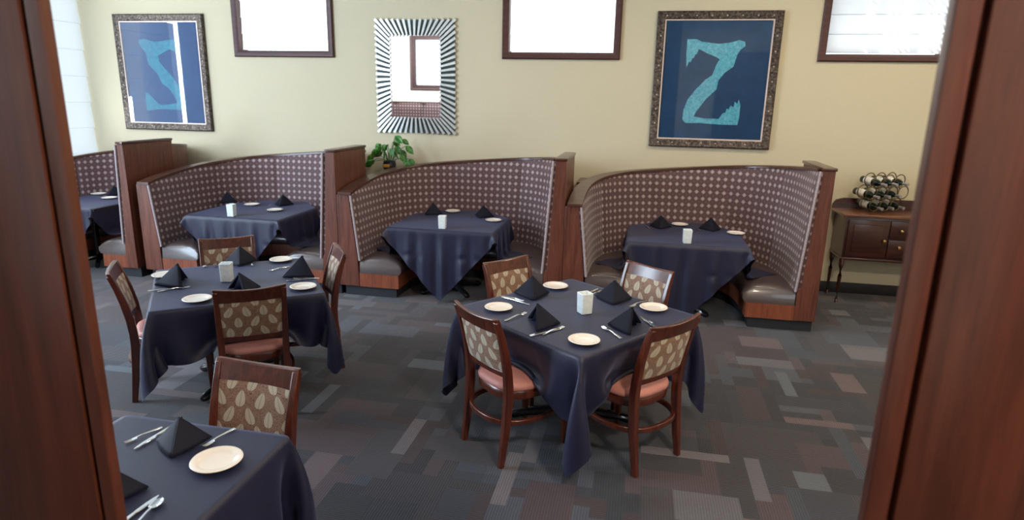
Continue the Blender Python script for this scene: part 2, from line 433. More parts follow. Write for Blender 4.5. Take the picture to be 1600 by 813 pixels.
def window(n, x0, x1, z0, z1, yw, s):
    """s=-1: the room lies on the -y side of the wall"""
    w = empty('window_%d' % n, ((x0+x1)/2, yw, z0)); struct(w); cx = (x0+x1)/2
    mb = MB(); h = (x1-x0)/2; H = z1-z0
    path = [(-h, 0), (h, 0), (h, H), (-h, H)]
    # mitred moulding: three steps from the outer edge inwards
    prof = [(0, 0), (0, .022), (.012, .034), (.05, .026), (.062, .018), (FRW, .014), (FRW, -.15), (.05, -.15), (.05, 0)]
    sg = [(1, 1), (-1, 1), (-1, -1), (1, -1)]
    rings = []
    for (px, pz), (ax_, az_) in zip(path, sg):
        rings.append([mb.bm.verts.new((px+ax_*d, s*o_, pz+az_*d)) for d, o_ in prof])
    for i in range(4):
        a, b = rings[i], rings[(i+1) % 4]
        for j in range(len(prof)): k = (j+1) % len(prof); mb.bm.faces.new((a[j], a[k], b[k], b[j]))
    struct(mb.build('window_frame', 'frame_wood', w, 30))
    sh = shade_mb(-h+FRW+.004, h-FRW-.004, -s*.06, FRW+.012, H-FRW).build('roman_shade', 'shade', w, 0); struct(sh)
    p = MB().box(-h+FRW, h-FRW, -s*.125-.003, -s*.125+.003, FRW, H-FRW).build('pane', 'pane', w, 0); struct(p)
    return w
for i, (a, b) in enumerate(WIN): window(i+1, a, b, WZ0, WZ1, 0, -1)

# unseen lattice screen added outside the right window to streak its shade with sun
mb = MB(); y0, y1 = .62, .623
sun_dz = (.62-.06)*.78/.62; sun_dx = -(.62-.06)*.05/.62
ox, oz = sun_dx, sun_dz
def slots(xa, xb, za, zb, gap, pitch, run):
    n = int((zb-za+run)/pitch)+1
    for i in range(n):
        z = za-run+i*pitch
        q = [(xa, z+run), (xb, z), (xb, z+pitch-gap), (xa, z+run+pitch-gap)]
        mb.prism([(a+ox, b+oz) for a, b in q], y0, y1, 'y')
ZS0, ZS1 = 2.46, 3.26
mb.box(1.70+ox, 2.17+ox, y0, y1, ZS0+oz, ZS1+oz)
slots(2.165, 2.27, 2.56, 2.74, .020, .085, .10); mb.box(2.165+ox, 2.27+ox, y0, y1, 2.74+oz, 2.92+oz); slots(2.165, 2.27, 3.02, 3.2, .022, .07, .10)
mb.box(2.265+ox, 2.35+ox, y0, y1, ZS0+oz, ZS1+oz)
slots(2.345, 2.62, 2.70, 3.26, .026, .060, .27)
mb.box(2.615+ox, 2.70+ox, y0, y1, ZS0+oz, ZS1+oz)
slots(2.695, 3.1, 2.70, 3.26, .026, .060, .38)
for za, zb in ((2.69, 2.715), (2.90, 2.92)): mb.box(2.1+ox, 3.2+ox, y0-.002, y1+.002, za+oz, zb+oz)
mb.box(3.08+ox, 3.2+ox, y0, y1, ZS0+oz, ZS1+oz)
for lx in (1.72, 3.14): mb.box(lx+ox, lx+.04+ox, y1, y1+.04, 0, ZS1+oz)
struct(mb.build('trim_3', 'handle_dark', smooth=0))

# left wall: tall shaded window openings from the corner on
mb = MB(); mb.box(XL-.2, XL, YF, .2, 0, .9); mb.box(XL-.2, XL, YF, .2, 3.25, ZC); mb.box(XL-.2, XL, YF, -2.3, .9, 3.25)
struct(mb.build('wall_left', 'wall', smooth=0))
w = empty('window_4', (XL, -1.15, .9)); struct(w)
mb = MB()
for ya, yb in ((.02, .45), (-.66, .66+.0)):
    pass
for ya, yb in ((-.50, .50), (.56, 1.14), (-1.10, -.60)):
    n = 7; prof = []; st = 2.28/n
    for k in range(n): prof += [(k*st, .016), (k*st+.012, .012), (k*st+st*.5, .004), (k*st+st-.004, 0)]
    vs = [(mb.bm.verts.new((-.06+d, ya, z)), mb.bm.verts.new((-.06+d, yb, z))) for z, d in prof]
    for a, b in zip(vs, vs[1:]): mb.bm.faces.new((a[0], a[1], b[1], b[0]))
struct(mb.build('roman_shade', 'dense_shade', w, 0))
struct(MB().box(-.14, -.134, -1.15, 1.15, 0, 2.35).build('pane', 'pane', w, 0))

mb = MB(); mb.box(XR, XR+.1, YF, .2, 0, ZC); struct(mb.build('wall_right', 'wall', smooth=0))
mb = MB(); fx0, fx1, fz0, fz1 = -6.05, -4.3, 2.2, 3.6
mb.box(XL, XR, YF-.2, YF, 0, fz0+.05); mb.box(XL, XR, YF-.2, YF, fz1-.05, ZC); mb.box(XL, fx0+.05, YF-.2, YF, fz0+.05, fz1-.05); mb.box(fx1-.05, XR, YF-.2, YF, fz0+.05, fz1-.05)
struct(mb.build('wall_front', 'front_wall', smooth=0))
struct(MB().box(1.68, 3.1, YF, YF+.05, .45, 3.2, .006).build('reflected_panel_1', 'post_wood'))  # dark panel, added to show as a reflection in the right picture
struct(MB().box(-1.4, .62, YF, YF+.04, .45, 3.4, .006).build('trim_5', 'post_wood'))  # second dark panel, added for the same reflection
FRW_ = FRW; FRW = .13
window(5, fx0, fx1, fz0, fz1, YF, 1)
FRW = FRW_
# raised level the viewer stands on
struct(MB().box(XL, XR, YF, -6.75, 0, .45).build('trim_4', 'baseboard', smooth=0))
mb = MB(); mb.box(XL, XR, -.018, 0, 0, .12, .004); struct(mb.build('baseboard_back', 'baseboard'))

# wooden posts either side of the opening the viewer looks through
def post(n, xe, s, w_):
    p = empty('trim_%d' % n, (xe, -6.4, 0)); struct(p)
    mb = MB()
    a, b = sorted((s*.044, s*w_)); mb.box(a, b, -.012, .02, 0, ZC, .004)
    a, b = sorted((s*.19, s*w_)); mb.box(a, b, .02, .16, 0, ZC)
    struct(mb.build('post_face', 'post_wood', p))
    mb = MB(); a, b = sorted((0.0, s*.036)); mb.box(a, b, -.010, .016, 0, ZC, .007, 3)
    a, b = sorted((s*.03, s*.05)); mb.box(a, b, .004, .018, 0, ZC)
    struct(mb.build('edge_bead', 'post_wood', p))
post(1, -1.05, -1, .36); post(2, .40, 1, .26)

# ------------------------------------------------------------------ booths
NX = 3.19
ZT = lambda s: 1.085+.415*s**.756
def curve(a, b, n=60):
    out = []
    for i in range(n+1):
        th = PI-PI*i/n; out.append((a*sgp(math.cos(th), 2/NX), b*abs(math.sin(th))**(2/NX)))
    return out
def resample(a, b, n):
    """n+1 points evenly spaced along the U"""
    c = np.array(curve(a, b, 1200)); d = np.r_[0, np.cumsum(np.hypot(*np.diff(c, axis=0).T))]
    q = np.linspace(0, d[-1], n+1)
    return np.stack([np.interp(q, d, c[:, 0]), np.interp(q, d, c[:, 1])], 1), d[-1]
NB = 120
def booth(name, loc, label, sx=1.0):
    B = empty(name, loc); tag(B, label, 'booth', 'curved banquette booths along the cream wall')
    topc, LT = resample(1.020*sx, 1.385, NB); botc, _ = resample(.945*sx, 1.30, NB)
    tb, _ = resample(1.046*sx, 1.405, NB); bb, _ = resample(1.010*sx, 1.375, NB)
    oc, _ = resample(1.140*sx, 1.468, NB); ic, _ = resample(1.05*sx, 1.41, NB)
    # outer shell
    mb = MB(); st = []
    for i in range(2, NB-1):
        z = ZT(i/NB)-.03
        st.append([mb.bm.verts.new((x, y, zz)) for (x, y), zz in ((ic[i], .115), (ic[i], z), (oc[i], z), (oc[i], .115))])
    for a, b in zip(st, st[1:]):
        for j in range(4): mb.bm.faces.new((a[j], a[(j+1) % 4], b[(j+1) % 4], b[j]))
    mb.bm.faces.new(st[0]); mb.bm.faces.new(st[-1][::-1]); mb.build('shell', 'booth_wood', B)
    # cap following the rising top
    mb = MB(); st = []
    cin, _ = resample(1.012*sx, 1.376, NB); cout, _ = resample(1.152*sx, 1.476, NB)
    last = int(NB*.985)
    for i in range(0, last+1):
        z = ZT(i/NB); (xa, ya), (xb, yb) = cin[i], cout[i]
        if i == 0: ya = yb = -.018
        xb = min(xb, 1.045*sx if yb < .73 and xb > 0 else 9)
        st.append([mb.bm.verts.new(v) for v in ((xa, ya, z-.028), (xa, ya, z-.004), (xa-.0, ya+.004, z), (xb, yb, z), (xb, yb, z-.028))])
    for a, b in zip(st, st[1:]):
        for j in range(5): mb.bm.faces.new((a[j], a[(j+1) % 5], b[(j+1) % 5], b[j]))
    mb.bm.faces.new(st[0]); mb.bm.faces.new(st[-1][::-1]); mb.build('cap', 'cap_wood', B, 40)
    # upholstered sections of the back
    cuts = [0, .245, .415, .615, .775, 1.0]
    for c0, c1 in zip(cuts, cuts[1:]):
        i0, i1 = round(c0*NB), round(c1*NB); n = i1-i0; mb = MB(); nv = 12
        def P(ii, v, back=False):
            bz = .385; tz = ZT(ii/NB)-.03
            A, Bt = (bb, tb) if back else (botc, topc)
            x = A[ii][0]*(1-v)+Bt[ii][0]*v; y = A[ii][1]*(1-v)+Bt[ii][1]*v; z = bz+(tz-bz)*v
            if not back:
                u = (ii-i0)/n; e = min(1, 4*u*(1-u)*2.2)*min(1, (1-v)*9+.15)
                L = math.hypot(x, y+.2)+1e-6; bl = -.004+.020*(1-(1-e)**2)
                if (c0 == 0 and u < .2) or (c1 == 1 and u > .8): bl = max(bl, .006)
                x -= x/L*bl; y -= (y+.2)/L*bl if 0 < ii < NB else 0
                y = max(y, 0)
            return (x, y, z)
        F = [[mb.bm.verts.new(P(i0+i, j/nv)) for j in range(nv+1)] for i in range(n+1)]
        K = [[mb.bm.verts.new(P(i0+i, j/nv, True)) for j in range(nv+1)] for i in range(n+1)]
        def quad(vs, uvs):
            f = mb.bm.faces.new(vs)
            for lp, q in zip(f.loops, uvs): lp[mb.uv].uv = q
        U = lambda i: (i0+i)/NB*LT
        for i in range(n):
            for j in range(nv):
                qs = [(U(i), F[i][j].co.z), (U(i+1), F[i+1][j].co.z), (U(i+1), F[i+1][j+1].co.z), (U(i), F[i][j+1].co.z)]
                quad((F[i][j], F[i+1][j], F[i+1][j+1], F[i][j+1]), qs)
                quad((K[i][j+1], K[i+1][j+1], K[i+1][j], K[i][j]), [(0, 0)]*4)
            quad((F[i][nv], F[i+1][nv], K[i+1][nv], K[i][nv]), [(U(i), 1), (U(i+1), 1), (U(i+1), 1.03), (U(i), 1.03)])
            quad((K[i][0], K[i+1][0], F[i+1][0], F[i][0]), [(0, 0)]*4)
        for i, fl in ((0, 1), (n, 0)):
            for j in range(nv):
                vs = [F[i][j], F[i][j+1], K[i][j+1], K[i][j]]
                z0_, z1_ = F[i][j].co.z, F[i][j+1].co.z
                quad(vs if fl else vs[::-1], ([(0, z0_), (0, z1_), (.035, z1_), (.035, z0_)] if fl else [(.035, z0_), (.035, z1_), (0, z1_), (0, z0_)]))
        sec = mb.build('back_section', 'dots', B, 50)
        if c0 == 0 or c1 == 1:   # pale welt along the front edge of the end sections
            e = -1 if c0 == 0 else 1; ii = 0 if c0 == 0 else NB
            pts = [Vector(P(ii, v/14))+Vector((e*.006, -.012, 0)) for v in range(15)]
            MB().tube(pts, .011, 8).build('welt', 'welt', sec)
    # seat
    a2, b2 = .516*sx, .94
    sf, _ = resample(a2, b2, NB); sb, _ = resample(.955*sx, 1.31, NB)
    prof = [(0.03, .25), (.0, .262), (-.018, .295), (-.016, .335), (.002, .370), (.04, .396), (.10, .413), (.20, .424), (.32, .420), (.44, .400), (.44, .25)]
    mb = MB(); st = []
    for i in range(NB+1):
        d = Vector((sb[i][0]-sf[i][0], sb[i][1]-sf[i][1])); L = d.length; d.normalize(); k = L/.44
        ring = []
        for q, z in prof:
            p = Vector(sf[i])+d*q*(k if q > .1 else 1)
            yy = max(p.y, 0)
            if i in (0, NB): yy = -.014+.03*max(0, (z-.34)/.08) if z > .26 else .0
            ring.append(mb.bm.verts.new((p.x, yy, z-(.035, .014, .004)[min(i, NB-i)]*min(1, (z-.33)/.06) if z > .33 and min(i, NB-i) < 3 else z)))
        st.append(ring)
    m = len(prof)
    for a, b in zip(st, st[1:]):
        for j in range(m): mb.bm.faces.new((a[j], a[(j+1) % m], b[(j+1) % m], b[j]))
    mb.bm.faces.new(st[0]); mb.bm.faces.new(st[-1][::-1]); mb.build('seat_cushion', 'leather', B, 45)
    def ring_u(name, ai, bi, ao, bo, z0, z1, mat, y0=0.0):
        ci, _ = resample(ai*sx, bi, 60); co, _ = resample(ao*sx, bo, 60); mb = MB(); st = []
        for i in range(61):
            q = [(ci[i][0], max(ci[i][1], y0)), (co[i][0], max(co[i][1], y0))]
            st.append([mb.bm.verts.new(v) for v in ((*q[0], z0), (*q[0], z1), (*q[1], z1), (*q[1], z0))])
        for a, b in zip(st, st[1:]):
            for j in range(4): mb.bm.faces.new((a[j], a[(j+1) % 4], b[(j+1) % 4], b[j]))
        mb.bm.faces.new(st[0]); mb.bm.faces.new(st[-1][::-1]); return mb.build(name, mat, B, 40)
    ring_u('seat_base', .535, .965, 1.0, 1.36, .108, .25, 'base_wood')
    ring_u('toe_kick', .575, 1.0, 1.135, 1.46, 0, .108, 'kick', .04)
    # low front panel at the left end
    mb = MB(); mb.prism([(-1.172*sx, .112), (-.962*sx, .112), (-.968*sx, .40), (-1.044*sx, 1.057), (-1.172*sx, 1.057)], -.008, .03, 'y')
    mb.build('end_panel', 'booth_wood', B, bevel=.003)
    # tall post at the right end
    mb = MB(); mb.prism([(.962*sx, .112), (1.143*sx, .112), (1.143*sx, 1.478), (1.046*sx, 1.478), (.990*sx, .42), (.962*sx, .40)], -.008, .03, 'y')
    mb.box(1.050*sx, 1.143*sx, .03, .735, .112, 1.478)
    pst = mb.build('end_post', 'booth_wood', B, bevel=.003)
    MB().box(1.036*sx, 1.152*sx, -.02, .745, 1.478, 1.504, .004).build('post_cap', 'cap_wood', pst)
    # flat ledge in the corner behind the low end
    poly = [(-1.172*sx, 1.02)]+[(x-.004, y) for x, y in resample(1.142*sx, 1.47, 60)[0] if y > 1.02 and x < -.62*sx]+[(-.62*sx, 1.474), (-1.172*sx, 1.474)]
    mb = MB(); mb.prism(poly, 1.135, 1.16); mb.build('corner_ledge', 'cap_wood', B)
    return B
BX = .518; BSP = 2.3186; BY = -1.494
booth('curved_booth', (BX, BY, 0), 'rightmost dotted curved booth, beside the dark sideboard and wine rack')
b3 = booth('curved_booth', (BX-BSP, BY, 0), 'dotted curved booth below the sunburst mirror, with the green plant behind its back')
booth('curved_booth', (BX-2*BSP, BY, 0), 'dotted curved booth second from the left, beneath the plain white window')
booth('curved_booth', (-6.231, BY, 0), 'dotted curved booth at the far left corner, partly cut off by the post', sx=(7.085-6.231)/1.172)

# ------------------------------------------------------------------ cloth draping (a small mass-spring solver)
def drape(N, sp, poly, rot=0.0, z=.753, boxes=(), seed=1, steps=260, cxy=(0, 0), bend=.03, wave=.006, inward=7.0):
    """square cloth of N x N cells dropped over a convex table polygon; everything in table coordinates"""
    rs = np.random.RandomState(seed)
    g = (np.arange(N+1)-N/2)*sp; X, Y = np.meshgrid(g, g, indexing='ij'); c, s = math.cos(rot), math.sin(rot)
    p = np.stack([X*c-Y*s+cxy[0], X*s+Y*c+cxy[1], np.full_like(X, z)], -1)
    poly = np.array(poly); e = np.roll(poly, -1, 0)-poly; nrm = np.stack([e[:, 1], -e[:, 0]], 1); nrm /= np.linalg.norm(nrm, axis=1)[:, None]
    def sd(q): return np.max(np.einsum('...k,mk->...m', q[..., :2], nrm)-np.sum(poly*nrm, 1), -1)
    pin = sd(p) < .004
    p += rs.normal(size=p.shape)*.0012*(~pin)[..., None]
    w = (~pin).astype(float)
    v = np.zeros_like(p); dt = 1/50
    sl = slice
    cons = []
    for ax_ in (0, 1):
        for o_ in (0, 1):
            a = [sl(None)]*2; b = [sl(None)]*2
            a[ax_] = sl(o_, N, 2); b[ax_] = sl(o_+1, N+1, 2); cons.append((tuple(a), tuple(b), sp, 1.0, .5))
    for o_ in (0, 1):
        cons.append(((sl(o_, N, 2), sl(0, N)), (sl(o_+1, N+1, 2), sl(1, N+1)), sp*math.sqrt(2), .30, .10))
        cons.append(((sl(o_, N, 2), sl(1, N+1)), (sl(o_+1, N+1, 2), sl(0, N)), sp*math.sqrt(2), .30, .10))
    for ax_ in (0, 1):
        for o_ in range(4):
            a = [sl(None)]*2; b = [sl(None)]*2
            ia = np.arange(o_, N-1, 4); a[ax_] = ia; b[ax_] = ia+2; cons.append((tuple(a), tuple(b), 2*sp, bend, bend))
    for st in range(steps):
        v[..., 2] -= 9.8*dt*w
        for bx, by, ba, hx, hy, zt in boxes:
            if inward:
                cb, sb = math.cos(ba), math.sin(ba); rx = p[..., 0]-bx; ry = p[..., 1]-by
                lx = rx*cb+ry*sb; ly = -rx*sb+ry*cb
                k = ((abs(lx) < hx*.96) & (abs(ly) < .5) & (p[..., 2] < .70))*w*inward*dt
                v[..., 0] += -sb*k; v[..., 1] += cb*k
        v *= .965 if st < steps-60 else .90
        q = p+v*dt*w[..., None]
        for it in range(14):
            for a, b, L, ks, kc in cons:
                d = q[b]-q[a]; l = np.sqrt((d*d).sum(-1))+1e-9
                wa, wb = w[a], w[b]; ws = wa+wb+1e-9
                cc = (d/l[..., None])*((l-L)/ws*np.where(l > L, ks, kc))[..., None]
                q[a] += cc*wa[..., None]; q[b] -= cc*wb[..., None]
            if it % 3 == 2:
                # table
                D = np.einsum('...k,mk->...m', q[..., :2], nrm)-np.sum(poly*nrm, 1); k = D.argmax(-1); dd = D.max(-1)
                ins = (dd < .006) & (~pin) & (q[..., 2] > z-.06)
                top_ = ins & (q[..., 2] > z-.02) & (dd < -.01)
                side = ins & ~top_
                q[..., 2] = np.where(top_, np.maximum(q[..., 2], z), q[..., 2])
                push = np.where(side, .006-dd, 0)[..., None]*nrm[k]
                q[..., :2] += push
                for bx, by, ba, hx, hy, zt in boxes:
                    cb, sb = math.cos(ba), math.sin(ba); rx = q[..., 0]-bx; ry = q[..., 1]-by
                    lx = rx*cb+ry*sb; ly = -rx*sb+ry*cb
                    inb = (abs(lx) < hx) & (abs(ly) < hy) & (q[..., 2] < zt) & (~pin)
                    dz = zt-q[..., 2]; dx = hx-abs(lx); dy = hy-abs(ly)
                    usez = inb & (dz <= .08); usex = inb & ~usez & (dx <= dy); usey = inb & ~usez & ~usex
                    q[..., 2] = np.where(usez, zt, q[..., 2]); rx = np.where(usez, p[..., 0]-bx, rx); ry = np.where(usez, p[..., 1]-by, ry); lx = rx*cb+ry*sb; ly = -rx*sb+ry*cb
                    nlx = np.where(usex, np.sign(lx)*hx, lx); nly = np.where(usey, np.sign(ly)*hy, ly)
                    q[..., 0] = np.where(inb, bx+nlx*cb-nly*sb, q[..., 0]); q[..., 1] = np.where(inb, by+nlx*sb+nly*cb, q[..., 1])
                q[..., 2] = np.maximum(q[..., 2], .012)
        v = (q-p)/dt; p = q
    # soft hanging folds
    D = np.einsum('...k,mk->...m', p[..., :2], nrm)-np.sum(poly*nrm, 1); k = D.argmax(-1); n_ = nrm[k]
    tc = -p[..., 0]*n_[..., 1]+p[..., 1]*n_[..., 0]
    drop = np.clip((z-p[..., 2])/.35, 0, 1)
    am = wave*drop*(1-np.clip(np.abs(p[..., 2]-.487)/.02, 0, 1) < .5)
    p[..., :2] += n_*(am*(.6+np.sin(tc*2*np.pi/.19+k*1.3)+.5*np.sin(tc*2*np.pi/.11+2*k)))[..., None]*(~pin)[..., None]
    return p
def cloth_obj(P, loc, rz, label, ztop=.7532):
    N = P.shape[0]-1; mb = MB()
    vs = [[mb.bm.verts.new(P[i, j]) for j in range(N+1)] for i in range(N+1)]
    for i in range(N):
        for j in range(N): mb.bm.faces.new((vs[i][j], vs[i+1][j], vs[i+1][j+1], vs[i][j+1]))
    cl = mb.bm.edges.layers.float.new('crease_edge')
    for e in mb.bm.edges:
        flat = [abs(v.co.z-.753) < .0006 for v in e.verts]
        if all(flat) and any(min(w_.co.z for w_ in f.verts) < .7525 for f in e.link_faces): e[cl] = .9
    o = mb.build('tablecloth', 'cloth', None, 180, subsurf=1)
    o.location = loc; o.rotation_euler = (0, 0, rz)
    tag(o, label, 'tablecloth', 'navy tablecloths'); return o

# ------------------------------------------------------------------ tables
def table_base(root, ztop, foot=.36, arms=4):
    mb = MB(); mb.lathe([(.035, .04), (.035, ztop-.03), (.11, ztop-.02), (.11, ztop)], 20); mb.build('column', 'base_black', root)
    for k in range(arms):
        a = PI/4+2*PI*k/arms
        pts = [(math.cos(a)*r, math.sin(a)*r, z) for r, z in ((.03, .085), (.12, .075), (foot*.75, .05), (foot*.93, .034), (foot, .03))]
        f = MB(); f.tube(pts, [.034, .032, .028, .03, .018], 10); ft = f.build('foot', 'base_black', root)
def top_poly(root, poly, z=.75):
    mb = MB(); mb.prism(poly, z-.03, z); mb.build('tabletop', 'black', root)

TA = (-.328, -3.636, .9265); TB = (-2.714, -3.583, .644); TC = (-1.615, -5.775, 0.0)
def sqp(h): return [(-h, -h), (h, -h), (h, h), (-h, h)]
tabA = empty('dining_table', (TA[0], TA[1], 0), TA[2]); top_poly(tabA, sqp(.50)); table_base(tabA, .72, .40)
tag(tabA, 'square pedestal table under navy cloth in the middle of the carpet', 'table', 'square dining tables')
tabB = empty('dining_table', (TB[0], TB[1], 0), TB[2]); top_poly(tabB, sqp(.49)); table_base(tabB, .72, .40)
tag(tabB, 'square pedestal table under navy cloth at left, with a chair on each side', 'table', 'square dining tables')
tabC = empty('dining_table', (TC[0], TC[1], 0), TC[2]); top_poly(tabC, sqp(.345)); table_base(tabC, .72, .30)
tag(tabC, 'small square table under navy cloth in the bottom left foreground', 'table', 'square dining tables')

def local_box(tab, wx, wy, ang, hx, hy, zt):
    c, s = math.cos(-tab[2]), math.sin(-tab[2]); dx, dy = wx-tab[0], wy-tab[1]
    return (dx*c-dy*s, dx*s+dy*c, ang-tab[2], hx, hy, zt)

# ------------------------------------------------------------------ chairs
def make_chair():
    t = empty('dining_chair')
    # rear leg and back stile in one curved piece
    def xs_at(z): return .188+.006*max(0, (z-.45)/.45)
    spine = [(0, -.262), (.12, -.246), (.25, -.230), (.40, -.218), (.48, -.218), (.58, -.228), (.70, -.252), (.80, -.280), (.885, -.310)]
    for sx in (-1, 1):
        pts = [(sx*xs_at(z), y, z) for z, y in spine]
        secs = []
        for z, y in spine:
            a = .0145+.005*math.sin(PI*min(1, z/.8)); b = .017+.008*math.sin(PI*min(1, z/.85))
            secs.append([(-a, -b), (a, -b), (a, b), (-a, b)])
        MB().sweep(pts, secs, upv=Vector((0, 1, 0))).build('rear_leg', 'chair_wood', t, bevel=.005)
        pts = [(sx*.190, .212, 0), (sx*.190, .210, .2), (sx*.190, .208, .43)]
        secs = [[(-a, -a), (a, -a), (a, a), (-a, a)] for a in (.014, .018, .022)]
        MB().sweep(pts, secs, upv=Vector((0, 1, 0))).build('front_leg', 'chair_wood', t, bevel=.005)
    # curved rails: back bows away from the sitter in the middle
    def rail(z0, z1, y0, y1, half, bow, th, crest=0.0):
        mb = MB(); n = 14; st = []
        for i in range(n+1):
            u = -1+2*i/n; b = -bow*(1-u*u); cr = crest*(u*u)
            st.append([mb.bm.verts.new(v) for v in ((u*half, y0+b-th/2, z0), (u*half, y0+b+th/2, z0), (u*half, y1+b+th/2, z1+cr), (u*half, y1+b-th/2, z1+cr))])
        for a, b in zip(st, st[1:]):
            for j in range(4): mb.bm.faces.new((a[j], a[(j+1) % 4], b[(j+1) % 4], b[j]))
        mb.bm.faces.new(st[0]); mb.bm.faces.new(st[-1][::-1]); return mb
    rail(.806, .888, -.282, -.311, .208, .022, .026, .014).build('top_rail', 'chair_wood', t, bevel=.006)
    rail(.535, .572, -.222, -.229, .188, .018, .022).build('lower_rail', 'chair_wood', t, bevel=.004)
    mb = MB(); n, nv = 14, 8; half = .178
    def P(u, v, side):
        x = -half+2*half*u; q = 2*u-1; z = .566+(.812-.566)*v; y = -.226-(.283-.226)*v-.020*(1-q*q)
        pf = .010*min(1, 6*min(u, 1-u))*min(1, 6*min(v, 1-v))
        return (x, y+side*(.010+pf), z)
    uvf = lambda u, v: (u*2*half, v*.25)
    A = mb.grid(lambda u, v: P(u, v, -1), n, nv, uvf); Bk = mb.grid(lambda u, v: P(u, v, 1), n, nv, uvf)
    for i in range(n):
        mb.bm.faces.new((A[i][0], Bk[i][0], Bk[i+1][0], A[i+1][0])); mb.bm.faces.new((A[i][nv], A[i+1][nv], Bk[i+1][nv], Bk[i][nv]))
    for j in range(nv):
        mb.bm.faces.new((A[0][j], A[0][j+1], Bk[0][j+1], Bk[0][j])); mb.bm.faces.new((A[n][j], Bk[n][j], Bk[n][j+1], A[n][j+1]))
    mb.build('back_panel', 'leaf', t, 60)
    # seat: rounded plan
    def plan(k, sc=1.0, n=48):
        out = []
        for i in range(n):
            a = 2*PI*i/n; x = .222*sgp(math.cos(a), .62); y = .222*sgp(math.sin(a), .62)
            x *= .96-.10*max(0, -y/.222)
            out.append((x*sc*k, y*sc*k))
        return out
    def stack(levels):
        mb = MB(); rings = [[mb.bm.verts.new((x, y, z)) for x, y in plan(k)] for k, z in levels]; n = len(rings[0])
        for a, b in zip(rings, rings[1:]):
            for i in range(n): mb.bm.faces.new((a[i], a[(i+1) % n], b[(i+1) % n], b[i]))
        mb.bm.faces.new(rings[0][::-1]); mb.bm.faces.new(rings[-1]); return mb
    stack([(.93, .375), (.97, .38), (.985, .40), (.985, .425), (.96, .432)]).build('seat_frame', 'chair_wood', t, 40)
    stack([(.95, .428), (1.0, .436), (1.01, .450), (.985, .466), (.90, .476), (.70, .482), (.3, .484)]).build('seat', 'seat_pink', t, 60)
    pts = []
    for i in range(40):
        a = 2*PI*i/40; pts.append((.238*sgp(math.cos(a), .8), -.012+.262*sgp(math.sin(a), .8), .262))
    MB().sweep(pts, [(-.011, -.015), (.011, -.015), (.011, .015), (-.011, .015)], closed=True).build('hoop_stretcher', 'chair_wood', t, 40, bevel=.004)
    return t
chair0 = make_chair(); used = []
def chair(tab, k, label, d=.41, dt=0.0, da=0.0):
    """k-th side of the table (0: local -y, 1: +x, 2: +y, 3: -x); the chair faces the table"""
    a = tab[2]+k*PI/2; n = Vector((math.sin(a), -math.cos(a))); tg = Vector((math.cos(a), math.sin(a)))
    p = Vector(tab[:2])+n*d+tg*dt; rz = a+da
    c = chair0 if not used else dup(chair0); used.append(1)
    c.location = (p.x, p.y, 0); c.rotation_euler = (0, 0, rz)
    tag(c, label, 'chair', 'mahogany dining chairs with leaf-patterned backs')
    return local_box(tab, p.x, p.y, rz, .228, .228, .492)
bxA = [chair(TA, 0, 'mahogany chair with its back to us on the near right side of the centre table', .42, .01, -.055),
       chair(TA, 3, 'mahogany chair on the near left side of the centre table', .43, -.045, -.08),
       chair(TA, 1, 'mahogany chair behind the centre table in front of the rightmost booth', .52, .07, -.04),
       chair(TA, 2, 'mahogany chair behind the centre table in front of the booth under the mirror', .52, -.14, -.03)]
bxB = [chair(TB, 0, 'mahogany chair on the near side of the left table, rose seat showing', .39, .06, -.03),
       chair(TB, 1, 'mahogany chair at the right-hand side of the left table, tilted away from us', .43, .13, 0),
       chair(TB, 2, 'mahogany chair on the far side of the left table, before a booth', .52, .02, 0),
       chair(TB, 3, 'mahogany chair seen edge-on at the left end of the left table', .43, -.11, 0)]
bxC = [chair(TC, 2, 'mahogany chair with large pale leaves facing us behind the bottom left foreground table', .35, -.03, -.08)]

PA = drape(46, .53/13, sqp(.53), boxes=bxA, seed=3)
cloth_obj(PA, (TA[0], TA[1], 0), TA[2], 'navy tablecloth with long pointed corners on the centre table')
PB = drape(44, .52/13, sqp(.52), boxes=bxB, seed=5)
cloth_obj(PB, (TB[0], TB[1], 0), TB[2], 'navy tablecloth on the left table between four chairs')
PC = drape(38, .368/9, sqp(.368), boxes=bxC, seed=8)
cloth_obj(PC, (TC[0], TC[1], 0), TC[2], 'navy tablecloth in the bottom left foreground, cut off by the post')

BP = [(-.54, -.42), (.54, -.42), (.54, .36), (.22, .74), (-.22, .74), (-.54, .36)]
PBT = drape(50, 1.62/50, [(x*1.04, y*1.04) for x, y in BP], rot=PI/4, boxes=[(.86, .2, 0, .34, .9, .425), (-.86, .2, 0, .34, .9, .425), (0, 1.0, 0, .8, .2, .425)], seed=11, cxy=(0, .02), bend=.03, wave=.016, inward=0)
BT = [(.494, 'in the rightmost booth'), (-1.90, 'in the booth under the mirror'), (-4.20, 'in the booth second from the left'), (-6.33, 'in the far left booth')]
BTY = -1.055
for x, wh in BT:
    tb_ = empty('booth_table', (x, BTY, 0)); top_poly(tb_, BP); table_base(tb_, .72, .36)
    if x < -6: tb_.scale = (.80, 1, 1)
    tag(tb_, 'pedestal table under navy cloth '+wh, 'table', 'booth tables')
    cb_ = cloth_obj(PBT, (x, BTY, 0), 0, 'navy tablecloth hanging to a point '+wh)
    if x < -6: cb_.scale = (.74, 1, 1)

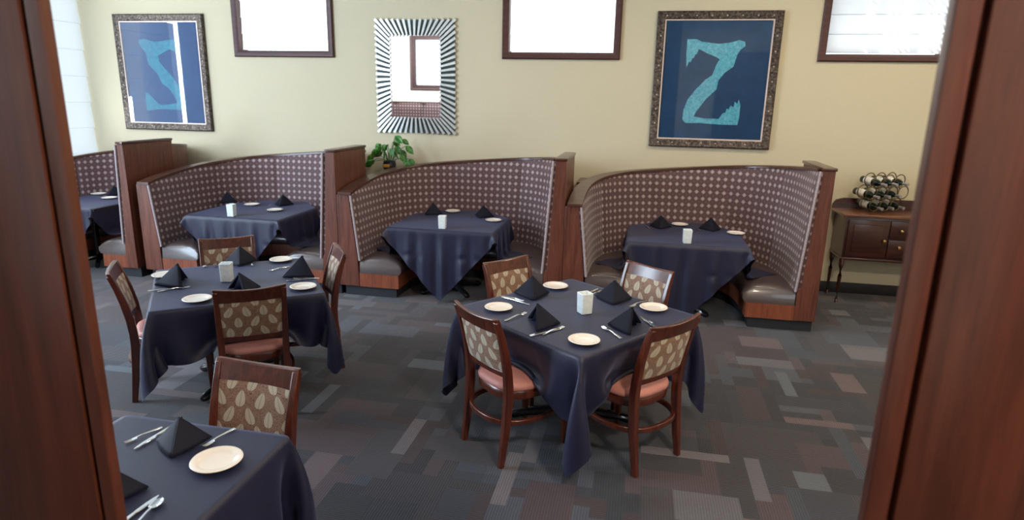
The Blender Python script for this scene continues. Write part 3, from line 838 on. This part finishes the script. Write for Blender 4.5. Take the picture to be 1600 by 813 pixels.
# ------------------------------------------------------------------ tableware
ZTB = .7555
def make_plate():
    R = .088
    mb = MB(); mb.lathe([(.048, 0), (.05, .0), (.056, .006), (R-.004, .013), (R, .0155), (R-.002, .018), (R-.010, .0175), (.064, .0125), (.058, .008), (.05, .0065), (.02, .006), (.002, .006)], 48)
    return mb.build('plate', 'plate', None, 60)
plate0 = make_plate(); pu = []
def plate(x, y, label, z=ZTB):
    o = plate0 if not pu else plate0.copy()
    if pu: COL.objects.link(o)
    pu.append(1); o.location = (x, y, z); tag(o, label, 'plate', 'small white side plates')
def make_napkin():
    mb = MB(); H = .118; T = Vector((0, .03, H)); F = Vector((0, -.095, .002)); Lp = Vector((-.105, .055, .002)); Rp = Vector((.105, .055, .002))
    def face(c, sgn, sh=0.0):
        n = 8
        rows = []
        for i in range(n+1):
            row = []
            for j in range(n+1):
                u, v = i/n, j/n
                base = F*(1-v)+c*v; p = base*(1-u)+T*u
                out = Vector((sgn, -.35, .15)).normalized()
                p = p+out*(.010*math.sin(PI*v)*(1-u)-sh)
                p.z = max(p.z, .001)
                row.append(mb.bm.verts.new(p))
            rows.append(row)
        for i in range(n):
            for j in range(n):
                if i == n-1:
                    pass
                mb.bm.faces.new((rows[i][j], rows[i][j+1], rows[i+1][j+1], rows[i+1][j]))
    for sh in (0, .009): face(Lp, -1, sh); face(Rp, 1, sh)
    # folded inner tongue seen from the open side
    q = [mb.bm.verts.new(v) for v in ((0, -.02, .004), (-.05, .045, .004), (0, .03, H*.8))]; mb.bm.faces.new(q)
    q = [mb.bm.verts.new(v) for v in ((0, -.02, .004), (.05, .045, .004), (0, .03, H*.8))]; mb.bm.faces.new(q)
    bmesh.ops.remove_doubles(mb.bm, verts=mb.bm.verts, dist=.0004)
    return mb.build('napkin', 'napkin', None, 50, solid=.005)
nap0 = make_napkin(); nu_ = []
def napkin(x, y, d, label, s=1.0):
    """d: world angle in degrees that the ridge runs down towards"""
    o = nap0 if not nu_ else nap0.copy()
    if nu_: COL.objects.link(o)
    nu_.append(1); o.location = (x, y, ZTB+.001); o.rotation_euler = (0, 0, math.radians(d)+PI/2); o.scale = (s*1.16, s*1.12, s*1.08)
    tag(o, label, 'napkin', 'folded black napkins')
def cut(kind):
    mb = MB()
    def ribbon(pts, th=.0022):
        # pts: (y, half width, z)
        st = []
        for y, w_, z in pts:
            st.append([mb.bm.verts.new(v) for v in ((-w_, y, z), (w_, y, z), (w_*.8, y, z+th), (-w_*.8, y, z+th))])
        for a, b in zip(st, st[1:]):
            for j in range(4): mb.bm.faces.new((a[j], a[(j+1) % 4], b[(j+1) % 4], b[j]))
        mb.bm.faces.new(st[0]); mb.bm.faces.new(st[-1][::-1])
    hd = [(-.102, .004, .001), (-.098, .0095, .001), (-.07, .0085, .002), (-.03, .005, .006), (.01, .0035, .009)]
    if kind == 'fork':
        ribbon(hd+[(.03, .004, .008), (.045, .011, .004), (.062, .0125, .002)])
        for k in range(4):
            x = -.0095+k*.00633
            pts = [(x, y, z) for y, z in ((.060, .003), (.075, .0025), (.098, .006))]
            mb.tube(pts, [.0022, .002, .0012], 6)
    elif kind == 'spoon':
        ribbon(hd+[(.035, .005, .007)])
        st = []
        for i in range(9):
            v = i/8; y = .032+.066*v; w_ = .021*math.sqrt(max(.02, 1-(2*v-1)**2))
            st.append([mb.bm.verts.new((w_*q, y, .006-.005*math.sin(PI*v)*(1-q*q)+(.0015 if abs(q) == 1 else 0))) for q in (-1, -.6, 0, .6, 1)])
        for a, b in zip(st, st[1:]):
            for j in range(4): mb.bm.faces.new((a[j], a[j+1], b[j+1], b[j]))
    else:
        ribbon([(-.112, .006, .001), (-.105, .010, .001), (-.04, .0085, .003), (.0, .006, .004), (.006, .0095, .003), (.06, .011, .002), (.10, .008, .001), (.118, .002, .001)], .003)
    return mb.build(kind, 'steel', None, 40, solid=.0012 if kind == 'spoon' else 0)
c0 = {k: cut(k) for k in ('fork', 'knife', 'spoon')}; cu = set()
def cutlery(kind, x, y, deg, label, s=1.0, z=None):
    """deg: world direction from handle to head"""
    o = c0[kind] if kind not in cu else c0[kind].copy()
    if kind in cu: COL.objects.link(o)
    cu.add(kind); o.location = (x, y, ZTB+.001 if z is None else z); o.rotation_euler = (0, 0, math.radians(deg)-PI/2); o.scale = (s, s, s)
    tag(o, label, kind, {'fork': 'steel forks', 'knife': 'steel knives', 'spoon': 'steel spoons'}[kind])
def make_votive():
    r = empty('candle_holder'); mb = MB(); h = .128
    def ring(w_, z, n=6):
        pts = []
        c = .004
        for sx, sy in ((1, 1), (-1, 1), (-1, -1), (1, -1)):
            a = [(w_, w_-c), (w_-c, w_)] if (sx*sy > 0) else [(w_-c, w_), (w_, w_-c)]
            for px, py in a: pts.append(mb.bm.verts.new((px*sx, py*sy, z)))
        return pts
    rs_ = [ring(.034, 0), ring(.035, .004), ring(.036, .05), ring(.038, h-.003), ring(.0365, h), ring(.0325, h), ring(.031, .03)]
    for a, b in zip(rs_, rs_[1:]):
        for i in range(8): mb.bm.faces.new((a[i], a[(i+1) % 8], b[(i+1) % 8], b[i]))
    mb.bm.faces.new(rs_[0][::-1]); mb.bm.faces.new(rs_[-1])
    mb.build('frosted_glass', 'frost', r, 25)
    cn = MB().lathe([(.022, .031), (.022, .066), (.019, .07), (.004, .069)], 20).build('candle', 'wax', r)
    MB().tube([(0, 0, .068), (.001, 0, .075), (.003, 0, .08)], .0012, 6).build('wick', 'black', cn)
    return r
vot0 = make_votive(); vu = []
def votive(x, y, rz, label):
    o = vot0 if not vu else dup(vot0); vu.append(1)
    o.location = (x, y, ZTB+.001); o.rotation_euler = (0, 0, rz); tag(o, label, 'candle holder', 'square frosted candle holders')

# centre table
plate(-.229, -4.150, 'white plate at the near corner of the centre table')
plate(-.800, -3.722, 'white plate at the left corner of the centre table')
plate(-.516, -3.160, 'white plate at the far corner of the centre table beside a black napkin')
plate(.151, -3.477, 'white plate at the right corner of the centre table')
napkin(-.49, -3.93, 22, 'black folded napkin on the near left edge of the centre table')
napkin(-.015, -3.86, 165, 'black folded napkin by the near right chair of the centre table')
napkin(-.64, -3.40, -75, 'black folded napkin before the far left chair of the centre table')
napkin(-.105, -3.36, -88, 'black folded napkin before the far right chair of the centre table')
votive(-.270, -3.66, .62, 'square frosted glass candle holder in the middle of the centre table')
cutlery('fork', -.666, -3.847, 61, 'steel fork between left plate and near left napkin on the centre table')
cutlery('knife', -.452, -4.062, 46, 'steel knife at the near left edge of the centre table, beside a fork')
cutlery('fork', -.415, -4.030, 56, 'steel fork alongside the knife at the near left edge of the centre table', .95)
cutlery('knife', -.730, -3.535, -29, 'steel knife behind the left corner plate of the centre table')
cutlery('fork', -.755, -3.500, -24, 'steel fork behind the knife at the far left side of the centre table', .9)
cutlery('fork', -.088, -3.976, 125, 'steel fork right of the near corner plate on the centre table')
cutlery('knife', .112, -3.74, 115, 'steel knife beside the napkin at the right side of the centre table', .85)
cutlery('spoon', .148, -3.80, 113, 'steel spoon by the knife near the right chair of the centre table', .8)
cutlery('fork', -.235, -3.25, 65, 'steel fork left of the far right napkin on the centre table', .9)
cutlery('knife', -.262, -3.215, 65, 'steel knife left of the far right napkin on the centre table', .85)
cutlery('fork', .054, -3.399, -120, 'steel fork between the far right napkin and the right plate of the centre table')
# left table
plate(-2.679, -4.040, 'white plate at the near edge of the left table, left of the chair back')
plate(-2.180, -3.625, 'white plate at the right front corner of the left table')
plate(-2.715, -3.000, 'white plate at the far right corner of the left table')
plate(-3.258, -3.610, 'white plate behind the napkin at the left end of the left table')
napkin(-3.07, -3.76, -150, 'black folded napkin at the left end of the left table', 1.1)
napkin(-2.375, -3.34, -130, 'black folded napkin at the right end of the left table', 1.1)
napkin(-2.97, -3.15, -60, 'black folded napkin behind the candle holder on the left table')
napkin(-2.52, -3.77, 60, 'black napkin peeping over the near chair back of the left table')
votive(-2.772, -3.60, .35, 'square frosted glass candle holder on the left table')
cutlery('knife', -3.02, -3.885, 36, 'steel knife before the napkin at the left end of the left table')
cutlery('fork', -2.975, -3.875, 48, 'steel fork before the napkin at the left end of the left table')
cutlery('knife', -2.288, -3.445, -145, 'steel knife before the right-hand napkin of the left table', .9)
cutlery('fork', -2.275, -3.415, -160, 'steel fork before the right-hand napkin of the left table', .9)
cutlery('fork', -2.596, -3.221, -116, 'steel fork behind the right-hand napkin of the left table', .8)
cutlery('spoon', -3.185, -3.275, -57, 'steel spoon at the far side of the left table, left of the candle holder', .8)
cutlery('knife', -3.120, -3.235, -60, 'steel knife at the far side of the left table, behind the candle holder', .9)
cutlery('fork', -2.870, -3.155, -55, 'steel fork right of the far napkin on the left table', .8)
# foreground table
plate(-1.398, -5.643, 'large-looking white plate on the bottom left foreground table')
napkin(-1.60, -5.575, -70, 'black folded napkin between knife and fork on the foreground table', .82)
napkin(-1.60, -5.87, 30, 'black folded napkin cut off by the post on the foreground table', .85)
cutlery('fork', -1.785, -5.54, -110, 'steel fork at the left edge of the foreground table, beside a knife', .72)
cutlery('knife', -1.735, -5.535, -95, 'steel knife tucked under the napkin on the foreground table', .85)
cutlery('fork', -1.497, -5.49, -100, 'steel fork behind the plate on the foreground table', .76)
cutlery('knife', -1.464, -5.95, 86, 'steel knife beside a spoon at the bottom of the foreground table', .8)
cutlery('spoon', -1.424, -5.955, 98, 'steel spoon at the bottom of the foreground table', .9)
# booths
bt_sets = [
    (.494, [(.469, -.52), (1.0, -.83)], [(.262, -.70, -95), (.775, -.68, -80)], (.486, -1.40), BT[0][1]),
    (-1.90, [(-2.06, -.46), (-1.487, -.87)], [(-2.25, -.66, -110), (-1.66, -.66, -100)], (-1.89, -1.40), BT[1][1]),
    (-4.20, [(-4.43, -.74), (-3.98, -.99)], [(-4.80, -.62, 0), (-4.10, -.63, -80)], (-4.226, -1.42), BT[2][1]),
    (-6.33, [(-6.66, -.60), (-6.29, -.83)], [(-6.42, -.62, -80)], None, BT[3][1])]
for x, pls, nps, vt, wh in bt_sets:
    for (px, py), side in zip(pls, ('left-hand white plate on the table ', 'right-hand white plate on the table ')): plate(px, py, side+wh)
    for (px, py, d), side in zip(nps, ('left-hand black napkin on the table ', 'right-hand black napkin on the table ') if len(nps) > 1 else ('black napkin on the table ',)): napkin(px, py, d, side+wh, .95)
    for (px, py, d), side in zip(nps, ('left-hand', 'right-hand') if len(nps) > 1 else ('only',)):
        cutlery('fork', px-.13, py-.03, -75, 'steel fork by the %s napkin %s' % (side, wh), .8)
    if vt: votive(vt[0], vt[1], .12, 'square frosted glass candle holder on the table '+wh)

# ------------------------------------------------------------------ pictures and mirror
ZR_ = [(0.327, 1.135), (0.424, 1.136), (0.479, 1.111), (0.651, 1.09), (0.766, 1.101), (0.858, 1.128), (0.918, 1.112), (0.926, 1.07), (0.879, 1.029), (0.852, 0.976), (0.826, 0.86), (0.743, 0.795), (0.687, 0.72), (0.674, 0.623), (0.576, 0.523), (0.479, 0.378), (0.461, 0.333), (0.573, 0.314), (0.725, 0.313), (0.763, 0.374), (0.790, 0.380), (0.800, .425), (0.821, 0.415), (.835, .455), (0.870, 0.44), (.875, .50), (0.903, 0.475), (.915, .52), (0.936, 0.465), (0.938, 0.345), (0.926, 0.252), (0.753, 0.252), (0.533, 0.264), (0.379, 0.26), (0.343, 0.297), (0.346, 0.397), (0.38, 0.508), (0.458, 0.619), (0.547, 0.718), (0.617, 0.772), (0.65, 0.879), (0.677, 0.933), (0.643, 0.954), (0.554, 0.989), (0.454, 1.037), (0.437, 0.98), (.425, .985), (0.408, 0.941), (.395, .945), (0.38, 0.898), (.362, .905), (0.341, 0.844), (0.329, 0.983)]
ZL_ = [(0.328, 1.114), (0.412, 1.125), (0.556, 1.087), (0.748, 1.11), (0.898, 1.126), (0.904, 1.026), (0.91, 0.856), (0.871, 0.913), (0.826, 0.98), (0.761, 1.002), (0.588, 0.922), (0.605, 0.842), (0.676, 0.763), (0.772, 0.66), (0.84, 0.557), (0.896, 0.454), (0.911, 0.314), (0.899, 0.255), (0.749, 0.263), (0.528, 0.263), (0.335, 0.242), (0.334, 0.373), (0.347, 0.468), (0.387, 0.456), (0.461, 0.387), (0.535, 0.318), (0.646, 0.32), (0.801, 0.347), (0.745, 0.451), (0.699, 0.52), (0.599, 0.588), (0.558, 0.692), (0.437, 0.818), (0.415, 0.955), (0.346, 1.046)]
def rect_frame(mb, w_, h, prof, y0=0.0):
    rings = []
    for (px, pz), (ax_, az_) in zip(((0, 0), (w_, 0), (w_, h), (0, h)), ((1, 1), (-1, 1), (-1, -1), (1, -1))):
        rings.append([mb.bm.verts.new((px+ax_*d, y0-o_, pz+az_*d)) for d, o_ in prof])
    n = len(prof)
    for i in range(4):
        a, b = rings[i], rings[(i+1) % 4]
        for j in range(n): k = (j+1) % n; mb.bm.faces.new((a[j], a[k], b[k], b[j]))
def picture(x, z, shape, label, back, inner, fig, band):
    w_, h = 1.276, 1.419
    P = empty('framed_picture', (x, -.002, z)); tag(P, label, 'picture', 'framed blue letter pictures')
    mb = MB(); rect_frame(mb, w_, h, [(0, 0), (0, .03), (.012, .042), (.03, .036), (.07, .034), (.084, .026), (.084, 0)])
    F = mb.build('frame', 'pewter', P, 30)
    mb = MB(); rect_frame(mb, w_-.168, h-.168, [(0, 0), (0, .028), (.012, .026), (.016, .016), (.016, 0)])
    for v in mb.bm.verts: v.co.x += .084; v.co.z += .084
    mb.build('fillet', 'bevel', P, 30)
    MB().box(.08, w_-.08, -.010, -.002, .08, h-.08).build('backing_board', back, P, 0)
    mb = MB(); va = [mb.bm.verts.new((a, -.0150, b)) for a, b in shape]; vb = [mb.bm.verts.new((a, -.0101, b)) for a, b in shape]
    for tri in tessellate_polygon([[Vector((a, b, 0)) for a, b in shape]]): mb.bm.faces.new([va[k] for k in tri])
    for k in range(len(shape)): mb.bm.faces.new((va[k], va[(k+1) % len(shape)], vb[(k+1) % len(shape)], vb[k]))
    mb.build('letter_figure', fig, P, 0)
    MB().box(.095, w_-.095, -.022, -.019, .095, h-.095).build('glazing', 'art_glass', P, 0)
    for i in range(8):
        for zz in (.048, h-.048):
            MB().lathe([(.010, 0), (.009, .005), (.005, .009), (.001, .010)], 10, mtx=Matrix.Translation((.10+i*(w_-.2)/7, -.032, zz)) @ Matrix.Rotation(PI/2, 4, 'X')).build('stud', 'stud', F)
    for i in range(1, 8):
        for xx in (.048, w_-.048):
            MB().lathe([(.010, 0), (.009, .005), (.005, .009), (.001, .010)], 10, mtx=Matrix.Translation((xx, -.032, .10+i*(h-.2)/8)) @ Matrix.Rotation(PI/2, 4, 'X')).build('stud', 'stud', F)
picture(.091, 1.547, ZR_, 'dark navy framed picture with a pale teal letter Z, above the rightmost booth', 'art_navy', 'art_slate', 'art_teal', (.30, .74))
picture(-6.648, 1.547, ZL_, 'bright blue framed picture with a reversed letter shape, at the far left of the wall', 'art_blue', 'art_blue', 'art_cyan', None)

mr = empty('sunburst_mirror', (-3.126, -.002, 1.607)); tag(mr, 'rectangular mirror framed by radiating silver slats above the booth with the plant', 'mirror')
mw, mh, bw = .973, 1.288, .185
MB().box(.01, mw-.01, -.016, 0, .01, mh-.01).build('backing', 'slat_back', mr, 0)
MB().box(bw-.01, mw-bw+.01, -.026, -.016, bw-.01, mh-bw+.01).build('mirror_glass', 'mirror', mr, 0)
def slat(p, q, wo, wi):
    p, q = Vector(p), Vector(q); d = (q-p).normalized(); s = Vector((-d.y, d.x)); mb = MB()
    st = []
    for c, w_, t_ in ((p, wo, .012), (q, wi, .026)):
        st.append([mb.bm.verts.new((c.x+s.x*a, -b, c.y+s.y*a)) for a, b in ((-w_, .010), (w_, .010), (w_*.72, .016+t_), (-w_*.72, .016+t_))])
    for j in range(4): mb.bm.faces.new((st[0][j], st[0][(j+1) % 4], st[1][(j+1) % 4], st[1][j]))
    mb.bm.faces.new(st[0][::-1]); mb.bm.faces.new(st[1]); mb.build('frame_slat', 'slat', mr, 0)
nt, ns = 15, 20
for i in range(nt):
    u = i/(nt-1)
    for zo, zi in ((0, bw), (mh, mh-bw)): slat((u*mw, zo), (bw+u*(mw-2*bw), zi), .021, .0125)
for i in range(1, ns-1):
    u = i/(ns-1)
    for xo, xi in ((0, bw), (mw, mw-bw)): slat((xo, u*mh), (xi, bw+u*(mh-2*bw)), .021, .0145)

# ------------------------------------------------------------------ sideboard with wine rack
sbx, sby, sw, sd = 2.075, -.05, 1.25, .44
sb = empty('sideboard', (sbx, sby, 0)); tag(sb, 'dark mahogany sideboard on slim legs with brass knobs, right of the last booth', 'sideboard')
MB().box(.045, sw-.045, -sd+.03, -.01, .50, .93, .004).build('body', 'side_wood', sb)
MB().box(0, sw, -sd-.01, 0, .93, .962, .010, 3).build('top', 'side_top', sb)
mb = MB(); mb.prism([(0.0, .955), (sw, .955), (sw, 1.05), (sw-.1, 1.07), (.1, 1.07), (.03, 1.05), (0, 1.0)], -.025, 0, 'y'); mb.build('back_splash', 'side_wood', sb, bevel=.004)
MB().box(.035, sw-.035, -sd+.018, -.005, .478, .502, .008, 3).build('bottom_moulding', 'side_wood', sb)
def door(x0, x1, z0, z1, nm, knobs):
    d = MB(); d.box(x0, x1, -sd+.012, -sd+.034, z0, z1, .004); d.box(x0+.05, x1-.05, -sd+.004, -sd+.02, z0+.05, z1-.05, .008) if nm == 'door' else None
    o = d.build(nm, 'side_wood', sb)
    for kx, kz in knobs:
        MB().lathe([(.006, 0), (.006, .012), (.016, .016), (.018, .024), (.012, .031), (.002, .033)], 16, mtx=Matrix.Translation((kx, -sd+.012, kz)) @ Matrix.Rotation(PI/2, 4, 'X')).build('knob', 'brass', o)
door(.065, .445, .525, .905, 'door', [(.415, .70)])
door(.46, .79, .72, .905, 'drawer', [(.56, .81)]); door(.46, .79, .525, .71, 'drawer', [(.56, .64)])
door(.805, sw-.065, .525, .905, 'door', [(.84, .70)])
for lx in (.06, sw-.06):
    for ly in (-sd+.045, -.05):
        pts = [(lx, ly, .49), (lx-.004, ly-.012, .42), (lx, ly-.006, .30), (lx+.0, ly+.004, .15), (lx, ly, .05), (lx, ly-.010, .012)]
        MB().tube(pts, [.028, .026, .019, .014, .012, .018], 12).build('leg', 'side_wood', sb)
        
rk = empty('wine_rack', (2.50, -.21, .962)); tag(rk, 'metal wine rack of stacked rings on the sideboard', 'wine rack')
RR = .0695; ang = math.radians(-62); dv = Vector((math.cos(ang), math.sin(ang), -.09)).normalized(); sdv = Vector((-dv.y, dv.x, 0)).normalized()
if sdv.x < 0: sdv = -sdv
upv = sdv.cross(dv)
if upv.z < 0: upv = -upv
slots_ = []
for rown, off, cnt, zz in ((0, 0.0, 3, RR+.004), (1, -RR, 4, RR+.004+.122), (2, 0, 3, RR+.004+.244)):
    for i in range(cnt): slots_.append((off+(i-1)*2*RR, zz))
for a, z in slots_:
    for sft in (-.055, .055):
        c = sdv*a+dv*sft+Vector((0, 0, z+ (.01)))
        pts = [c+(sdv*math.cos(2*PI*k/24)+upv*math.sin(2*PI*k/24))*(RR-.004) for k in range(24)]
        MB().tube(pts, .0052, 8, closed=True).build('ring', 'rack', rk, 60)
def make_bottle():
    b = empty('wine_bottle')
    prof = [(.010, -.150), (.030, -.152), (.036, -.148), (.0375, -.14), (.0375, .03), (.035, .05), (.024, .075), (.0145, .095), (.0135, .12), (.0135, .15), (.0155, .151), (.0155, .158), (.010, .159)]
    MB().lathe(prof, 28).build('glass_body', 'bottle', b, 40)
    MB().lathe([(.0378, -.105), (.0384, -.104), (.0384, -.005), (.0378, -.004)], 28, cap=False).build('paper_label', 'label', b, 40)
    MB().lathe([(.0140, .100), (.0145, .101), (.0145, .150), (.0162, .151), (.0162, .1595), (.010, .1605), (.001, .1605)], 24).build('foil_capsule', 'foil', b, 40)
    return b
bot0 = make_bottle(); bu = []
rot = Matrix((sdv, upv, dv)).transposed()
if rot.determinant() < 0: rot = Matrix((-sdv, upv, dv)).transposed()
where = {0: 'bottom row of the wine rack, leftmost', 1: 'bottom row of the wine rack, middle', 2: 'bottom row of the wine rack, rightmost',
         3: 'middle row of the wine rack, leftmost', 4: 'middle row of the wine rack, second from the left', 5: 'middle row of the wine rack, third from the left',
         7: 'top row of the wine rack, leftmost', 8: 'top row of the wine rack, middle', 9: 'top row of the wine rack, rightmost'}
for k, (a, z) in enumerate(slots_):
    if k == 6: continue
    o = bot0 if not bu else dup(bot0); bu.append(1)
    o.location = Vector((2.50, -.21, .962+.010))+sdv*a+Vector((0, 0, z))-upv*.018
    o.rotation_euler = rot.to_euler()
    tag(o, 'dark wine bottle, '+where[k], 'bottle', 'wine bottles in the rack')

# ------------------------------------------------------------------ plant
pl = empty('potted_plant', (-2.90, -.25, 1.16)); tag(pl, 'small leafy green plant in a dark pot on the ledge under the mirror', 'plant')
pt = MB().lathe([(.045, 0), (.06, .004), (.075, .05), (.078, .09), (.070, .12), (.074, .128), (.068, .128), (.062, .11)], 28).build('pot', 'pot', pl, 50)
MB().box(-.045, .03, -.081, -.070, .055, .095, .006).build('tag', 'pot_band', pt)
MB().lathe([(.001, .108), (.063, .11)], 20, cap=False).build('soil', 'soil', pl)
rng = random.Random(5)
spec = [(-.10, .02, .13, .0), (-.19, .0, .02, -.3), (-.22, -.01, -.02, -.5), (-.15, .01, .17, .1), (-.05, .03, .22, 0), (.0, -.03, .23, .2), (.04, .02, .26, .2), (.03, -.05, .18, .0), (.08, .0, .21, .4), (.12, .03, .16, .3),
        (.14, -.02, .11, .3), (.10, -.05, .34, 1), (.17, -.02, .30, 1), (.22, -.03, .22, .8), (-.08, -.05, .20, -.2), (-.12, .03, .23, -.1), (.06, .05, .29, .3), (.24, .0, .05, .5), (.19, -.04, .04, .5), (-.03, -.06, .14, 0), (-.20, .0, .10, -.4), (.02, .06, .14, .2)]
for dx, dy, dz, tw in spec:
    tip = Vector((dx, dy, .11+dz*.92)); base = Vector((dx*.15, dy*.3, .11)); mid = (base+tip)/2+Vector((0, 0, .05))
    MB().tube([base, base.lerp(mid, .6), mid.lerp(tip, .5), tip], .0035, 6).build('stem', 'stem', pl)
    mb = MB(); L = rng.uniform(.10, .135); w_ = L*.36; a = math.atan2(dy, dx)+rng.uniform(-.5, .5)
    d = Vector((math.cos(a), math.sin(a)*.6, rng.uniform(-1.3, -.5))).normalized(); s_ = d.cross(Vector((math.sin(a+.5), -math.cos(a+.5), .4))).normalized(); nn = s_.cross(d)
    def LF(u, v):
        ww = w_*math.sin(PI*min(1, u*1.02))**.8*(1.15-.55*u); q = 2*v-1
        return tip+d*(u*L)+s_*(q*ww)+nn*(-.10*L*math.sin(PI*u)+abs(q)*ww*.35)
    mb.grid(LF, 8, 4); mb.build('leaf', 'leafgreen', pl, 60, solid=.0015)

# banquette across the room, seen in the mirror
bq = empty('banquette', (-5.55, -8.75, .45)); tag(bq, 'dotted banquette seen only as a reflection in the sunburst mirror', 'banquette')
for i in range(4):
    mb = MB(); x0 = -1.48+i*.74; vs = mb.grid(lambda u, v: (x0+u*.732, -.05+.03*min(1, 8*min(u, 1-u)), .42+v*1.0), 10, 6, lambda u, v: (u*.74, v))
    mb.build('back_section', 'dots', bq, 50, solid=.04)
MB().box(-1.5, 1.5, -.24, -.09, 0, 1.42).build('shell', 'booth_wood', bq, 0)
MB().box(-1.5, 1.5, -.25, .0, 1.42, 1.45, .005).build('cap', 'cap_wood', bq)
MB().box(-1.5, 1.5, -.06, .45, .25, .42, .03, 3).build('seat_cushion', 'leather', bq)
MB().box(-1.5, 1.5, -.06, .42, 0, .25).build('seat_base', 'base_wood', bq, 0)
